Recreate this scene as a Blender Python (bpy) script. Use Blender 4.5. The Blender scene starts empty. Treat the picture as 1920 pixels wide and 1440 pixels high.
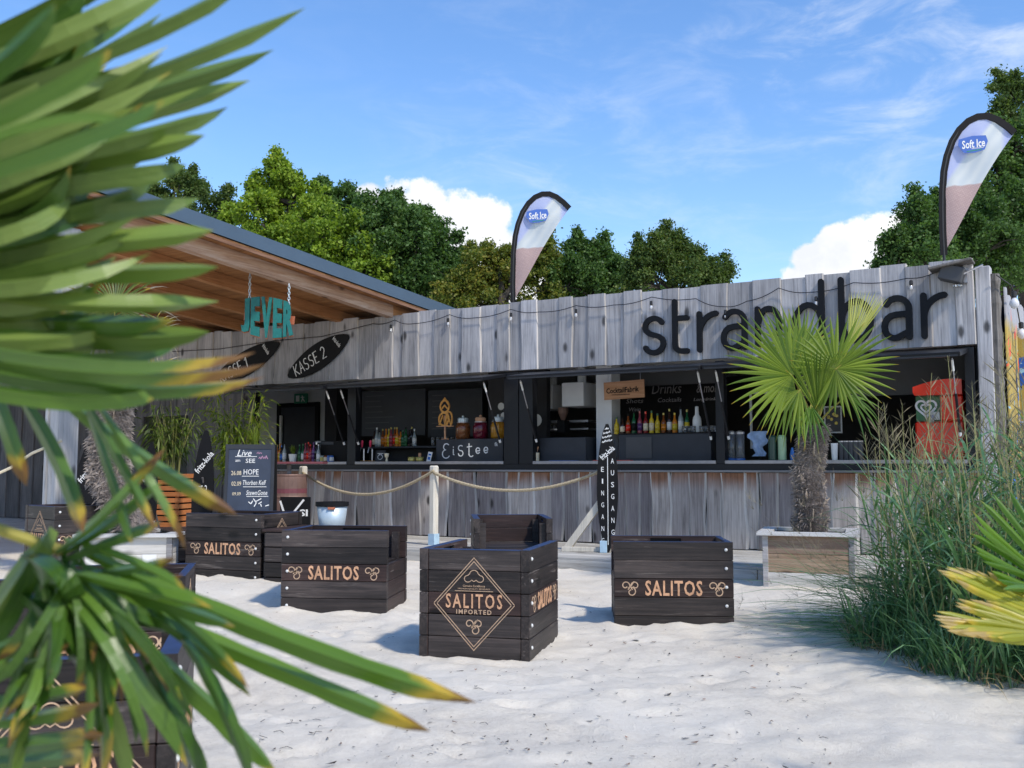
import bpy, bmesh, math, random
import numpy as np
from mathutils import Vector, Matrix, noise as mnoise

R_ = math.radians
S = bpy.context.scene
COL = S.collection
rng = random.Random(7)
nrg = np.random.default_rng(7)

# ------------------------------------------------------------------ camera, world, sun, exposure
FPX, EYE = 1900.0, 1.25
PITCH = math.atan(155 / FPX)
cam_d = bpy.data.cameras.new('camera'); cam = bpy.data.objects.new('camera', cam_d); COL.objects.link(cam)
cam.location = (0, 0, EYE); cam.rotation_euler = (math.pi / 2 + PITCH, 0, 0)
cam_d.sensor_width = 36; cam_d.lens = 36 * FPX / 1920
cam_d.clip_start = 0.05; cam_d.clip_end = 2000
cam_d.dof.use_dof = True; cam_d.dof.focus_distance = 10.0; cam_d.dof.aperture_fstop = 5.2
S.camera = cam
SUN_EL, SUN_AZ = R_(47), math.atan2(0.654, -0.757)      # azimuth clockwise from +Y
EXPO = 0.58
S.view_settings.view_transform = 'Standard'; S.view_settings.look = 'None'
S.view_settings.gamma = 1; S.view_settings.use_curve_mapping = False; S.view_settings.exposure = EXPO
sun_d = bpy.data.lights.new('sun', 'SUN'); sun_d.energy = 2.5; sun_d.angle = R_(4.0); sun_d.color = (1, .935, .83)
sun = bpy.data.objects.new('sun', sun_d); COL.objects.link(sun)
to_sun = Vector((math.sin(SUN_AZ) * math.cos(SUN_EL), math.cos(SUN_AZ) * math.cos(SUN_EL), math.sin(SUN_EL)))
sun.rotation_euler = to_sun.to_track_quat('Z', 'Y').to_euler(); sun.location = to_sun * 50
try:
    S.cycles.max_bounces = 8; S.cycles.transparent_max_bounces = 8
    S.cycles.use_denoising = True
except Exception: pass

def ray(u, v):
    x = (u - 960) / FPX; z = (720 - v) / FPX; c, s = math.cos(PITCH), math.sin(PITCH)
    return Vector((x, c - z * s, s + z * c))
def G(u, v, z=0.0):
    r = ray(u, v); return Vector((0, 0, EYE)) + r * ((z - EYE) / r.z)
def D(u, v, Y):
    r = ray(u, v); return Vector((0, 0, EYE)) + r * (Y / r.y)

# building frame: x along the bar front (to the right), y into the building
BA = -R_(31.10); BO = Vector((2.9905, 13.6633, 0))
BX = Vector((math.cos(BA), math.sin(BA), 0)); BY = Vector((-math.sin(BA), math.cos(BA), 0))
def bw(x, y, z): return BO + BX * x + BY * y + Vector((0, 0, z))
def WL(u, v, y=0.0):
    r = ray(u, v); o = BO + BY * y; t = (BY.x * o.x + BY.y * o.y) / (BY.x * r.x + BY.y * r.y)
    p = r * t + Vector((0, 0, EYE)); q = p - BO
    return q.x * BX.x + q.y * BX.y, p.z

# sky: Nishita with cumulus behind the trees and thin cirrus
W = bpy.data.worlds.new('World'); S.world = W; W.use_nodes = True
def build_world():
    nt = W.node_tree; N = nt.nodes; L = nt.links; N.clear()
    def nd(t, **k):
        n = N.new(t)
        for a, b in k.items(): setattr(n, a, b)
        return n
    def mth(op, a, b=None, clamp=False):
        n = nd('ShaderNodeMath', operation=op); n.use_clamp = clamp
        for i, q in enumerate((a, b)):
            if q is None: continue
            if isinstance(q, (int, float)): n.inputs[i].default_value = q
            else: L.new(q, n.inputs[i])
        return n.outputs[0]
    out = nd('ShaderNodeOutputWorld'); bg = nd('ShaderNodeBackground'); L.new(bg.outputs[0], out.inputs[0])
    bg.inputs[1].default_value = 0.14
    sky = nd('ShaderNodeTexSky', sky_type='NISHITA'); sky.sun_disc = False
    sky.sun_elevation = SUN_EL; sky.sun_rotation = SUN_AZ; sky.air_density = 1.15; sky.dust_density = .25; sky.ozone_density = 3.0
    hs = nd('ShaderNodeHueSaturation'); hs.inputs['Saturation'].default_value = 1.18; hs.inputs['Value'].default_value = 1.0
    tint = nd('ShaderNodeMix', data_type='RGBA', blend_type='MULTIPLY'); tint.inputs[0].default_value = 1; tint.inputs[7].default_value = (1.07, 1.03, 1.09, 1); L.new(sky.outputs[0], tint.inputs[6])
    L.new(tint.outputs[2], hs.inputs['Color'])
    tc = nd('ShaderNodeTexCoord'); dirv = tc.outputs['Generated']
    nz = nd('ShaderNodeTexNoise'); nz.inputs['Scale'].default_value = 13; nz.inputs['Detail'].default_value = 9; nz.inputs['Roughness'].default_value = .62
    L.new(dirv, nz.inputs['Vector'])
    nb = nd('ShaderNodeTexNoise'); nb.inputs['Scale'].default_value = 42; nb.inputs['Detail'].default_value = 6; nb.inputs['Roughness'].default_value = .6
    L.new(dirv, nb.inputs['Vector'])
    lobes = [(690, 380, 46), (735, 395, 62), (790, 400, 62), (840, 440, 75), (905, 425, 60), (930, 470, 55), (790, 480, 90), (880, 520, 80), (950, 540, 70), (700, 470, 90),
             (1520, 490, 42), (1560, 465, 45), (1600, 475, 60), (1650, 470, 55), (1700, 480, 70), (1570, 520, 75), (1660, 540, 90), (1500, 530, 40), (1800, 470, 90)]
    dist = None
    dirs = [(ray(u, v).normalized(), r / FPX) for u, v, r in lobes]
    lr = random.Random(3)
    for k in range(14):        # the same fair-weather cumulus goes on round the horizon behind the camera
        az = R_(40 + k * 22 + lr.uniform(-6, 6)); el = R_(lr.uniform(8, 13))
        if abs(az) < R_(38): continue
        for j in range(3):
            a2, e2 = az + R_(lr.uniform(-4, 4)), el + R_(lr.uniform(-2, 2))
            dirs.append((Vector((math.sin(a2) * math.cos(e2), math.cos(a2) * math.cos(e2), math.sin(e2))), R_(lr.uniform(2, 4))))
    for dv, r in dirs:
        n = nd('ShaderNodeVectorMath', operation='DISTANCE'); L.new(dirv, n.inputs[0]); n.inputs[1].default_value = dv
        q = mth('SUBTRACT', 1.0, mth('DIVIDE', n.outputs['Value'], r))
        dist = q if dist is None else mth('SMOOTH_MAX', dist, q)
        if dist.node.operation == 'SMOOTH_MAX': dist.node.inputs[2].default_value = .25
    d2 = mth('ADD', dist, mth('MULTIPLY', mth('SUBTRACT', nz.outputs[0], .5), 1.5))
    d2 = mth('ADD', d2, mth('MULTIPLY', mth('SUBTRACT', nb.outputs[0], .5), .55))
    mask = nd('ShaderNodeMapRange', interpolation_type='SMOOTHSTEP'); L.new(d2, mask.inputs[0]); mask.inputs[1].default_value = -.06; mask.inputs[2].default_value = .16
    # cumulus body colour: bright tops, faintly grey folds
    fold = nd('ShaderNodeMapRange'); L.new(nz.outputs[0], fold.inputs[0]); fold.inputs[1].default_value = .35; fold.inputs[2].default_value = .62
    cc = nd('ShaderNodeMix', data_type='RGBA'); L.new(fold.outputs[0], cc.inputs[0]); cc.inputs[6].default_value = (4.4, 4.55, 4.9, 1); cc.inputs[7].default_value = (5.6, 5.65, 5.75, 1)
    # cirrus
    mp = nd('ShaderNodeMapping'); L.new(dirv, mp.inputs[0]); mp.inputs['Location'].default_value = (.35, 0, .2); mp.inputs['Scale'].default_value = (3.0, 3.0, 8.5)
    ci = nd('ShaderNodeTexNoise'); ci.inputs['Scale'].default_value = 3.4; ci.inputs['Detail'].default_value = 8; ci.inputs['Roughness'].default_value = .62; ci.inputs['Distortion'].default_value = .5
    L.new(mp.outputs[0], ci.inputs[0])
    cm = nd('ShaderNodeMapRange', interpolation_type='SMOOTHSTEP'); L.new(ci.outputs[0], cm.inputs[0]); cm.inputs[1].default_value = .42; cm.inputs[2].default_value = .82
    reg = None
    for u, v, r in ((1660, 140, 300), (1560, 60, 260), (1850, 110, 280), (1050, 330, 420), (1400, 260, 380)):
        n = nd('ShaderNodeVectorMath', operation='DISTANCE'); L.new(dirv, n.inputs[0]); n.inputs[1].default_value = ray(u, v).normalized()
        q = mth('MAXIMUM', mth('SUBTRACT', 1.0, mth('DIVIDE', n.outputs['Value'], r / FPX)), 0.0)
        q = mth('MULTIPLY', q, 1.0 if v < 200 else .45)
        reg = q if reg is None else mth('MAXIMUM', reg, q)
    cf = mth('MULTIPLY', cm.outputs[0], mth('ADD', mth('MULTIPLY', reg, 1.0), .06), clamp=True)
    cf = mth('MULTIPLY', cf, .7)
    m1 = nd('ShaderNodeMix', data_type='RGBA'); L.new(cf, m1.inputs[0]); L.new(hs.outputs[0], m1.inputs[6]); m1.inputs[7].default_value = (4.8, 5.1, 5.5, 1)
    m2 = nd('ShaderNodeMix', data_type='RGBA'); L.new(mask.outputs[0], m2.inputs[0]); L.new(m1.outputs[2], m2.inputs[6]); L.new(cc.outputs[2], m2.inputs[7])
    L.new(m2.outputs[2], bg.inputs[0])
build_world()

# ------------------------------------------------------------------ mesh helpers
class MB:
    def __init__(self): self.v, self.f, self.m, self.t = [], [], [], None
    def add(self, vs, fs, mi=0, ts=None):
        o = len(self.v); self.v += [tuple(p) for p in vs]
        self.f += [tuple(i + o for i in q) for q in fs]; self.m += [mi] * len(fs)
        if ts is not None or self.t is not None:
            if self.t is None: self.t = [(0, 0)] * o
            self.t += list(ts) if ts is not None else [(0, 0)] * len(vs)
        return self
    def box(self, x0, x1, y0, y1, z0, z1, mi=0, M=None, bev=0):
        if bev:
            bm = bmesh.new(); vs = [bm.verts.new(p) for p in ((x0, y0, z0), (x1, y0, z0), (x1, y1, z0), (x0, y1, z0), (x0, y0, z1), (x1, y0, z1), (x1, y1, z1), (x0, y1, z1))]
            for q in ((3, 2, 1, 0), (4, 5, 6, 7), (0, 1, 5, 4), (1, 2, 6, 5), (2, 3, 7, 6), (3, 0, 4, 7)): bm.faces.new([vs[i] for i in q])
            bmesh.ops.bevel(bm, geom=bm.edges[:], offset=bev, segments=1, affect='EDGES')
            bm.verts.index_update(); V = [p.co.copy() for p in bm.verts]; Fs = [[q.index for q in f.verts] for f in bm.faces]; bm.free()
        else:
            V = [Vector(p) for p in ((x0, y0, z0), (x1, y0, z0), (x1, y1, z0), (x0, y1, z0), (x0, y0, z1), (x1, y0, z1), (x1, y1, z1), (x0, y1, z1))]
            Fs = [(3, 2, 1, 0), (4, 5, 6, 7), (0, 1, 5, 4), (1, 2, 6, 5), (2, 3, 7, 6), (3, 0, 4, 7)]
        if M is not None: V = [M @ p for p in V]
        return self.add(V, Fs, mi)
    def cbox(self, c, s, mi=0, M=None, bev=0):
        return self.box(c[0] - s[0] / 2, c[0] + s[0] / 2, c[1] - s[1] / 2, c[1] + s[1] / 2, c[2] - s[2] / 2, c[2] + s[2] / 2, mi, M, bev)
    def prism(self, poly, y0, y1, mi=0, M=None, side=None):
        n = len(poly); a = sum(poly[i][0] * poly[(i + 1) % n][1] - poly[(i + 1) % n][0] * poly[i][1] for i in range(n))
        if a < 0: poly = poly[::-1]
        V = [Vector((p[0], y0, p[1])) for p in poly] + [Vector((p[0], y1, p[1])) for p in poly]
        if M is not None: V = [M @ p for p in V]
        self.add(V, [tuple(range(n)), tuple(range(2 * n - 1, n - 1, -1))], mi)
        self.f += []; o = len(self.v) - 2 * n
        for i in range(n):
            j = (i + 1) % n
            self.f.append((o + j, o + i, o + n + i, o + n + j)); self.m.append(mi if side is None else side)
        return self
    def tube(self, pts, r, n=8, mi=0, caps=True, tv=None):
        pts = [Vector(p) for p in pts]; k = len(pts)
        rs = r if isinstance(r, (list, tuple)) else [r] * k
        V, Fs = [], []; up = None
        for i, p in enumerate(pts):
            t = (pts[min(i + 1, k - 1)] - pts[max(i - 1, 0)]).normalized()
            if up is None: up = t.orthogonal().normalized()
            up = (up - t * up.dot(t)).normalized() if (up - t * up.dot(t)).length > 1e-6 else t.orthogonal().normalized()
            b = t.cross(up)
            for j in range(n):
                a = 2 * math.pi * j / n; V.append(p + (up * math.cos(a) + b * math.sin(a)) * rs[i])
        for i in range(k - 1):
            for j in range(n):
                j2 = (j + 1) % n; Fs.append((i * n + j, i * n + j2, (i + 1) * n + j2, (i + 1) * n + j))
        if caps: Fs += [tuple(range(n - 1, -1, -1)), tuple((k - 1) * n + j for j in range(n))]
        ts = None if tv is None else [(tv[i // n], 0) for i in range(len(V))]
        return self.add(V, Fs, mi, ts)
    def lathe(self, prof, n=14, mi=0, c=(0, 0, 0), mis=None):
        V, k = [], len(prof)
        for r, z in prof:
            for j in range(n):
                a = 2 * math.pi * j / n; V.append((c[0] + r * math.cos(a), c[1] + r * math.sin(a), c[2] + z))
        o = len(self.v); self.add(V, [], mi)
        for i in range(k - 1):
            for j in range(n):
                j2 = (j + 1) % n; self.f.append(tuple(o + q for q in (i * n + j, i * n + j2, (i + 1) * n + j2, (i + 1) * n + j)))
                self.m.append(mis[i] if mis else mi)
        self.f.append(tuple(o + j for j in range(n - 1, -1, -1))); self.m.append(mis[0] if mis else mi)
        self.f.append(tuple(o + (k - 1) * n + j for j in range(n))); self.m.append(mis[-1] if mis else mi)
        return self
    def stroke(self, pts, w, y0, y1, mi=0, M=None, caps=True):
        """flat rounded stroke in the xz plane, front face at y0"""
        P = [Vector((p[0], p[1])) for p in pts]; k = len(P); Lf, Rt = [], []
        for i in range(k):
            t = (P[min(i + 1, k - 1)] - P[max(i - 1, 0)]).normalized(); nn = Vector((-t.y, t.x)) * (w / 2)
            if 0 < i < k - 1:
                t0 = (P[i] - P[i - 1]).normalized(); c = max(.5, abs(Vector((-t0.y, t0.x)).dot(nn.normalized()))); nn = nn / c
            Lf.append(P[i] + nn); Rt.append(P[i] - nn)
        if caps:
            e = (P[-1] - P[-2]).normalized(); s = (P[0] - P[1]).normalized()
            for a in (-45, 0, 45):
                pass
        V = []; o = len(self.v)
        for y in (y0, y1):
            V += [Vector((p.x, y, p.y)) for p in Lf] + [Vector((p.x, y, p.y)) for p in Rt]
        Fs = []
        for i in range(k - 1):
            Fs.append((k + i, k + i + 1, i + 1, i))
            Fs.append((2 * k + i, 2 * k + i + 1, 3 * k + i + 1, 3 * k + i))
            Fs.append((i, i + 1, 2 * k + i + 1, 2 * k + i))
            Fs.append((k + i + 1, k + i, 3 * k + i, 3 * k + i + 1))
        Fs.append((k, 0, 2 * k, 3 * k)); Fs.append((k - 1, 2 * k - 1, 4 * k - 1, 3 * k - 1))
        if M is not None: V = [M @ p for p in V]
        self.add(V, Fs, mi)
        if caps:
            for c in (P[0], P[-1]):
                poly = [(c.x + w / 2 * math.cos(a * math.pi / 5), c.y + w / 2 * math.sin(a * math.pi / 5)) for a in range(10)]
                self.prism(poly, y0 - .0006, y1, mi, M)
        return self
    def mesh(self, name, mats, smooth=False):
        me = bpy.data.meshes.new(name); me.from_pydata(self.v, [], self.f)
        for m in (mats if isinstance(mats, (list, tuple)) else [mats]): me.materials.append(m)
        if any(self.m): me.polygons.foreach_set('material_index', self.m)
        if self.t is not None:
            at = me.attributes.new('leaf', 'FLOAT_VECTOR', 'POINT'); arr = np.zeros((len(self.v), 3), 'f'); arr[:, :2] = self.t; at.data.foreach_set('vector', arr.ravel())
        if smooth: me.polygons.foreach_set('use_smooth', [True] * len(me.polygons))
        me.update(); return me

CH = {}
def obj(name, mb, mats=None, parent=None, loc=(0, 0, 0), rot=(0, 0, 0), smooth=False):
    me = mb.mesh(name, mats, smooth) if isinstance(mb, MB) else mb
    o = bpy.data.objects.new(name, me); COL.objects.link(o)
    if parent is not None: o.parent = parent; CH.setdefault(parent.name, []).append(o)
    o.location = loc; o.rotation_euler = rot
    return o
def tag(o, label=None, cat=None, group=None, kind=None):
    for k, v in (('label', label), ('category', cat), ('group', group), ('kind', kind)):
        if v: o[k] = v
    return o
def thing(name, label, cat, loc=(0, 0, 0), rz=0, group=None):
    o = bpy.data.objects.new(name, None); COL.objects.link(o); o.empty_display_size = .1
    o.location = loc; o.rotation_euler = (0, 0, rz); return tag(o, label, cat, group)
def copy_tree(o, parent=None):
    c = o.copy(); COL.objects.link(c)
    if parent is not None: c.parent = parent; CH.setdefault(parent.name, []).append(c)
    for ch in list(CH.get(o.name, [])): copy_tree(ch, c)
    return c
def quads(name, V, mat, attr=None):
    """V (n,k,3) float array of n faces with k corners -> mesh of separate faces"""
    n, k = V.shape[:2]; me = bpy.data.meshes.new(name)
    me.vertices.add(n * k); me.vertices.foreach_set('co', V.astype('f').ravel())
    me.loops.add(n * k); me.loops.foreach_set('vertex_index', np.arange(n * k, dtype='i'))
    me.polygons.add(n); me.polygons.foreach_set('loop_start', np.arange(0, n * k, k, dtype='i')); me.polygons.foreach_set('loop_total', np.full(n, k, 'i'))
    if attr is not None:
        at = me.attributes.new('leaf', 'FLOAT_VECTOR', 'POINT'); at.data.foreach_set('vector', attr.astype('f').ravel())
    me.materials.append(mat); me.update(calc_edges=True); me.validate(); return me
_tc = {}
def text_geo(s, w, h, depth=.002, bold=0.0, shear=0.0, res=2, sp=1.0):
    key = (s, bold, shear, res, sp)
    if key not in _tc:
        cu = bpy.data.curves.new('t', 'FONT'); cu.body = s; cu.offset = bold; cu.shear = shear; cu.resolution_u = res; cu.extrude = .5; cu.space_character = sp
        ob = bpy.data.objects.new('t', cu); me = bpy.data.meshes.new_from_object(ob)
        V = np.array([p.co[:] for p in me.vertices]); Fs = [tuple(p.vertices) for p in me.polygons]
        bpy.data.objects.remove(ob); bpy.data.curves.remove(cu); bpy.data.meshes.remove(me)
        mn, mx = V.min(0), V.max(0); V = (V - (mn + mx) / 2) / (mx - mn); _tc[key] = (V, Fs)
    V, Fs = _tc[key]
    return [(x * w, -z * depth - depth / 2, y * h) for x, y, z in V], Fs
def add_text(mb, s, cx, cz, w, h, y=0.0, depth=.002, mi=0, M=None, **k):
    V, Fs = text_geo(s, w, h, depth, **k)
    V = [Vector((p[0] + cx, p[1] + y, p[2] + cz)) for p in V]
    if M is not None: V = [M @ p for p in V]
    return mb.add(V, Fs, mi)
def arc(cx, cz, rx, rz, a0, a1, n=10):
    return [(cx + rx * math.cos(R_(a0 + (a1 - a0) * i / n)), cz + rz * math.sin(R_(a0 + (a1 - a0) * i / n))) for i in range(n + 1)]
ORD = 'first second third fourth fifth sixth seventh eighth ninth tenth eleventh twelfth thirteenth fourteenth fifteenth sixteenth seventeenth eighteenth nineteenth twentieth'.split()

# ------------------------------------------------------------------ materials
def lin(r, g, b):
    f = lambda c: (c / 255 / 12.92) if c / 255 < .04045 else ((c / 255 + .055) / 1.055) ** 2.4
    return (f(r), f(g), f(b), 1)
class NT:
    def __init__(self, name):
        self.m = bpy.data.materials.new(name); self.m.use_nodes = True; self.n = self.m.node_tree.nodes; self.l = self.m.node_tree.links
        self.b = self.n['Principled BSDF']; self.out = self.n['Material Output']
    def new(self, t, inp=None, **k):
        q = self.n.new(t)
        for a, b in k.items(): setattr(q, a, b)
        for a, b in (inp or {}).items():
            if isinstance(b, bpy.types.NodeSocket): self.l.new(b, q.inputs[a])
            else: q.inputs[a].default_value = b
        return q
    def set(self, **k):
        for a, b in k.items():
            a = a.replace('_', ' ')
            if isinstance(b, bpy.types.NodeSocket): self.l.new(b, self.b.inputs[a])
            else: self.b.inputs[a].default_value = b
        return self
    def math(self, op, a, b=0.0, clamp=False):
        q = self.new('ShaderNodeMath', {0: a, 1: b}, operation=op); q.use_clamp = clamp; return q.outputs[0]
    def mix(self, f, a, b, bt='MIX'):
        q = self.new('ShaderNodeMix', {0: f, 6: a, 7: b}, data_type='RGBA', blend_type=bt); return q.outputs[2]
    def ramp(self, f, stops):
        q = self.new('ShaderNodeValToRGB', {0: f}); e = q.color_ramp.elements
        while len(e) < len(stops): e.new(.5)
        for i, (p, c) in enumerate(stops): e[i].position = p; e[i].color = c
        return q.outputs[0]
    def noise(self, vec, scale, detail=4, rough=.55, dist=0):
        i = {'Scale': scale, 'Detail': detail, 'Roughness': rough, 'Distortion': dist}
        if vec is not None: i['Vector'] = vec
        return self.new('ShaderNodeTexNoise', i).outputs[0]
    def coord(self, rand=True, scale=(1, 1, 1)):
        tc = self.new('ShaderNodeTexCoord').outputs['Object']
        if rand:
            r = self.new('ShaderNodeObjectInfo').outputs['Random']
            off = self.new('ShaderNodeCombineXYZ', {0: self.math('MULTIPLY', r, 37.0), 1: self.math('MULTIPLY', r, 91.0), 2: self.math('MULTIPLY', r, 53.0)}).outputs[0]
            tc2 = self.new('ShaderNodeVectorMath', {0: tc, 1: off}, operation='ADD').outputs[0]
        else: tc2 = tc
        mp = self.new('ShaderNodeMapping', {0: tc2, 'Scale': scale}).outputs[0]
        return tc, mp
    def bump(self, h, strength=.3, dist=.01):
        b = self.new('ShaderNodeBump', {'Height': h, 'Strength': strength, 'Distance': dist}); self.l.new(b.outputs[0], self.b.inputs['Normal']); return self
def flat(name, c, rough=.6, metal=0.0, var=.12, scale=14, spec=.5, bump=0):
    t = NT(name); _, v = t.coord(); n = t.noise(v, scale, 5)
    k = t.new('ShaderNodeMapRange', {0: n, 3: 1 - var * 2, 4: 1 + var * 2}).outputs[0]
    col = t.mix(1.0, c, t.new('ShaderNodeCombineXYZ', {0: k, 1: k, 2: k}).outputs[0], 'MULTIPLY')
    t.set(Base_Color=col, Roughness=rough, Metallic=metal, Specular_IOR_Level=spec)
    if bump: t.bump(n, bump, .004)
    return t.m
def wood(name, tones, axis='z', rough=.75, grain=1.0, var=.35, knots=True, stain=None, spec=.25, bump=.35, rand_hue=0.0, wear=0.0):
    """weathered timber: tones (dark, mid, light); stain = (colour, z0, z1) unweathered band near the top"""
    t = NT(name); sc = {'z': (24, 24, 1.0), 'x': (1.0, 24, 24), 'y': (24, 1.0, 24)}[axis]
    tc, v = t.coord(True, [s * grain for s in sc])
    n1 = t.noise(v, 1.0, 7, .6, 1.2); n2 = t.noise(v, 3.6, 5, .7)
    lo = {'z': (2.2, 2.2, .9), 'x': (.9, 2.2, 2.2), 'y': (2.2, .9, 2.2)}[axis]
    _, v2 = t.coord(True, lo); n3 = t.noise(v2, 1.6, 4, .6)
    f = t.math('ADD', t.math('MULTIPLY', n1, .6), t.math('ADD', t.math('MULTIPLY', n2, .25), t.math('MULTIPLY', n3, .35)))
    col = t.ramp(f, [(.38, tones[0]), (.58, tones[1]), (.82, tones[2])])
    r = t.new('ShaderNodeObjectInfo').outputs['Random']
    k = t.new('ShaderNodeMapRange', {0: r, 3: 1 - var, 4: 1 + var}).outputs[0]
    col = t.mix(1.0, col, t.new('ShaderNodeCombineXYZ', {0: k, 1: k, 2: t.math('ADD', t.math('MULTIPLY', k, 1 - rand_hue), rand_hue * .9)}).outputs[0], 'MULTIPLY')
    hgt = t.math('ADD', n1, t.math('MULTIPLY', n2, .5))
    if knots:
        kv = {'z': (4.2, 4.2, 2.0), 'x': (2.0, 4.2, 4.2), 'y': (4.2, 2.0, 4.2)}[axis]
        _, v3 = t.coord(True, kv)
        vo = t.new('ShaderNodeTexVoronoi', {'Vector': v3, 'Scale': 1.0, 'Randomness': 1.0})
        kf = t.new('ShaderNodeMapRange', {0: t.math('ADD', vo.outputs['Distance'], t.math('MULTIPLY', n2, .08)), 1: .11, 2: .26, 3: .9, 4: 0.0}, interpolation_type='SMOOTHSTEP').outputs[0]
        kf = t.math('MULTIPLY', kf, t.math('GREATER_THAN', t.new('ShaderNodeSeparateColor', {0: vo.outputs['Color']}).outputs[0], .40))
        col = t.mix(kf, col, [c * .35 for c in tones[0][:3]] + [1]); hgt = t.math('SUBTRACT', hgt, kf)
    if stain:
        z = t.new('ShaderNodeSeparateXYZ', {0: tc}).outputs[2]
        sf = t.new('ShaderNodeMapRange', {0: t.math('ADD', z, t.math('MULTIPLY', t.math('SUBTRACT', n3, .5), .35)), 1: stain[1], 2: stain[2]}, interpolation_type='SMOOTHSTEP').outputs[0]
        sf = t.math('MULTIPLY', sf, t.new('ShaderNodeMapRange', {0: r, 1: .0, 2: .8, 3: .25, 4: .9}).outputs[0])
        col = t.mix(sf, col, t.ramp(n1, [(.3, [c * .45 for c in stain[0][:3]] + [1]), (.7, stain[0])]))
    if wear:
        wn = t.noise(v, 2.6, 6, .7, .4); ws = t.math('MULTIPLY', t.new('ShaderNodeMapRange', {0: t.math('MULTIPLY', wn, t.math('ADD', n3, .5)), 1: .60, 2: .74}, interpolation_type='SMOOTHSTEP').outputs[0], wear)
        col = t.mix(ws, col, (.20, .17, .15, 1))
    t.set(Base_Color=col, Roughness=rough, Specular_IOR_Level=spec).bump(hgt, bump, .006)
    return t.m
def leafmat(name, stops, trans=.4, rough=.45, island=True, spec=.35):
    t = NT(name)
    f = t.new('ShaderNodeNewGeometry').outputs['Random Per Island'] if island else t.new('ShaderNodeObjectInfo').outputs['Random']
    tc, v = t.coord(False); n = t.noise(v, .55, 3)
    f2 = t.math('ADD', t.math('MULTIPLY', f, .65), t.math('MULTIPLY', t.math('SUBTRACT', n, .3), .8), True)
    col = t.ramp(f2, stops)
    t.set(Base_Color=col, Roughness=rough, Specular_IOR_Level=spec)
    tr = t.new('ShaderNodeBsdfTranslucent', {0: t.mix(1.0, col, (1.5, 1.6, .7, 1), 'MULTIPLY')})
    mx = t.new('ShaderNodeMixShader', {0: trans, 1: t.b.outputs[0], 2: tr.outputs[0]}); t.l.new(mx.outputs[0], t.out.inputs[0])
    return t.m
def frondmat(name, green, green2, yellow=(.42, .30, .04, 1), brown=(.20, .10, .03, 1), tip=.86, spread=.12, trans=.35, rough=.36, edge=.0):
    """palm leaflet: attribute leaf.x runs 0..1 from hub to tip, leaf.y across; dried tips are yellow then brown"""
    t = NT(name); a = t.new('ShaderNodeAttribute', attribute_name='leaf').outputs['Vector']
    sp = t.new('ShaderNodeSeparateXYZ', {0: a}); u, s = sp.outputs[0], sp.outputs[1]
    r = t.new('ShaderNodeObjectInfo').outputs['Random']; isl = t.new('ShaderNodeNewGeometry').outputs['Random Per Island']
    rr = t.math('FRACT', t.math('ADD', r, isl))
    _, v = t.coord(True); n = t.noise(v, 26, 4)
    vein = t.noise(t.new('ShaderNodeCombineXYZ', {0: t.math('MULTIPLY', u, 2.0), 1: t.math('ADD', t.math('MULTIPLY', s, 9.0), t.math('MULTIPLY', rr, 50.0)), 2: 0.0}).outputs[0], 1.0, 3)
    col = t.mix(t.new('ShaderNodeMapRange', {0: t.math('ADD', t.math('MULTIPLY', vein, .7), t.math('MULTIPLY', rr, .5)), 1: .3, 2: .9}).outputs[0], green, green2)
    x = t.math('ADD', u, t.math('MULTIPLY', t.math('SUBTRACT', n, .5), .16))
    x = t.math('ADD', x, t.math('MULTIPLY', t.math('SUBTRACT', rr, .5), spread))
    x = t.math('ADD', x, t.math('MULTIPLY', t.math('ABSOLUTE', s), edge))
    col = t.mix(t.new('ShaderNodeMapRange', {0: x, 1: tip, 2: tip + .07}).outputs[0], col, yellow)
    col = t.mix(t.new('ShaderNodeMapRange', {0: x, 1: tip + .09, 2: tip + .14}).outputs[0], col, brown)
    t.set(Base_Color=col, Roughness=rough, Specular_IOR_Level=.5).bump(vein, .25, .002)
    tr = t.new('ShaderNodeBsdfTranslucent', {0: t.mix(1.0, col, (1.5, 1.55, .6, 1), 'MULTIPLY')})
    mx = t.new('ShaderNodeMixShader', {0: trans, 1: t.b.outputs[0], 2: tr.outputs[0]}); t.l.new(mx.outputs[0], t.out.inputs[0])
    return t.m

M = {}
M['fascia'] = wood('weathered_fascia_wood', ((.13, .127, .13, 1), (.36, .352, .36, 1), (.57, .553, .55, 1)), 'z', var=.26, bump=.45)
M['skirt'] = wood('weathered_counter_wood', ((.10, .087, .081, 1), (.31, .275, .26, 1), (.52, .475, .45, 1)), 'z', var=.38, stain=((.28, .105, .035, 1), .72, .97), rand_hue=.12)
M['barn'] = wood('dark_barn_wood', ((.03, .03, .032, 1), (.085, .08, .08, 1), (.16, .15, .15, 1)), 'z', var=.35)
M['pale_edge'] = wood('pale_sapwood_edge', ((.22, .20, .185, 1), (.40, .375, .35, 1), (.60, .565, .52, 1)), 'z', var=.3, knots=False)
M['bark'] = wood('bark_edge', ((.04, .035, .03, 1), (.12, .11, .10, 1), (.24, .22, .20, 1)), 'z', var=.2, bump=.8)
M['trim'] = wood('trim_wood', ((.13, .12, .12, 1), (.28, .27, .27, 1), (.42, .41, .40, 1)), 'x', knots=False)
M['deck'] = wood('deck_wood', ((.22, .20, .17, 1), (.45, .43, .39, 1), (.62, .60, .55, 1)), 'x', var=.2)
M['post'] = wood('pale_post_wood', ((.34, .32, .28, 1), (.58, .54, .46, 1), (.74, .69, .58, 1)), 'z', var=.1, knots=False)
M['greypost'] = wood('silvered_post_wood', ((.22, .21, .21, 1), (.46, .45, .44, 1), (.64, .62, .6, 1)), 'z', var=.1)
M['beam'] = wood('glulam_wood', ((.22, .12, .075, 1), (.46, .29, .195, 1), (.64, .50, .40, 1)), 'y', var=.08)
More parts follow.
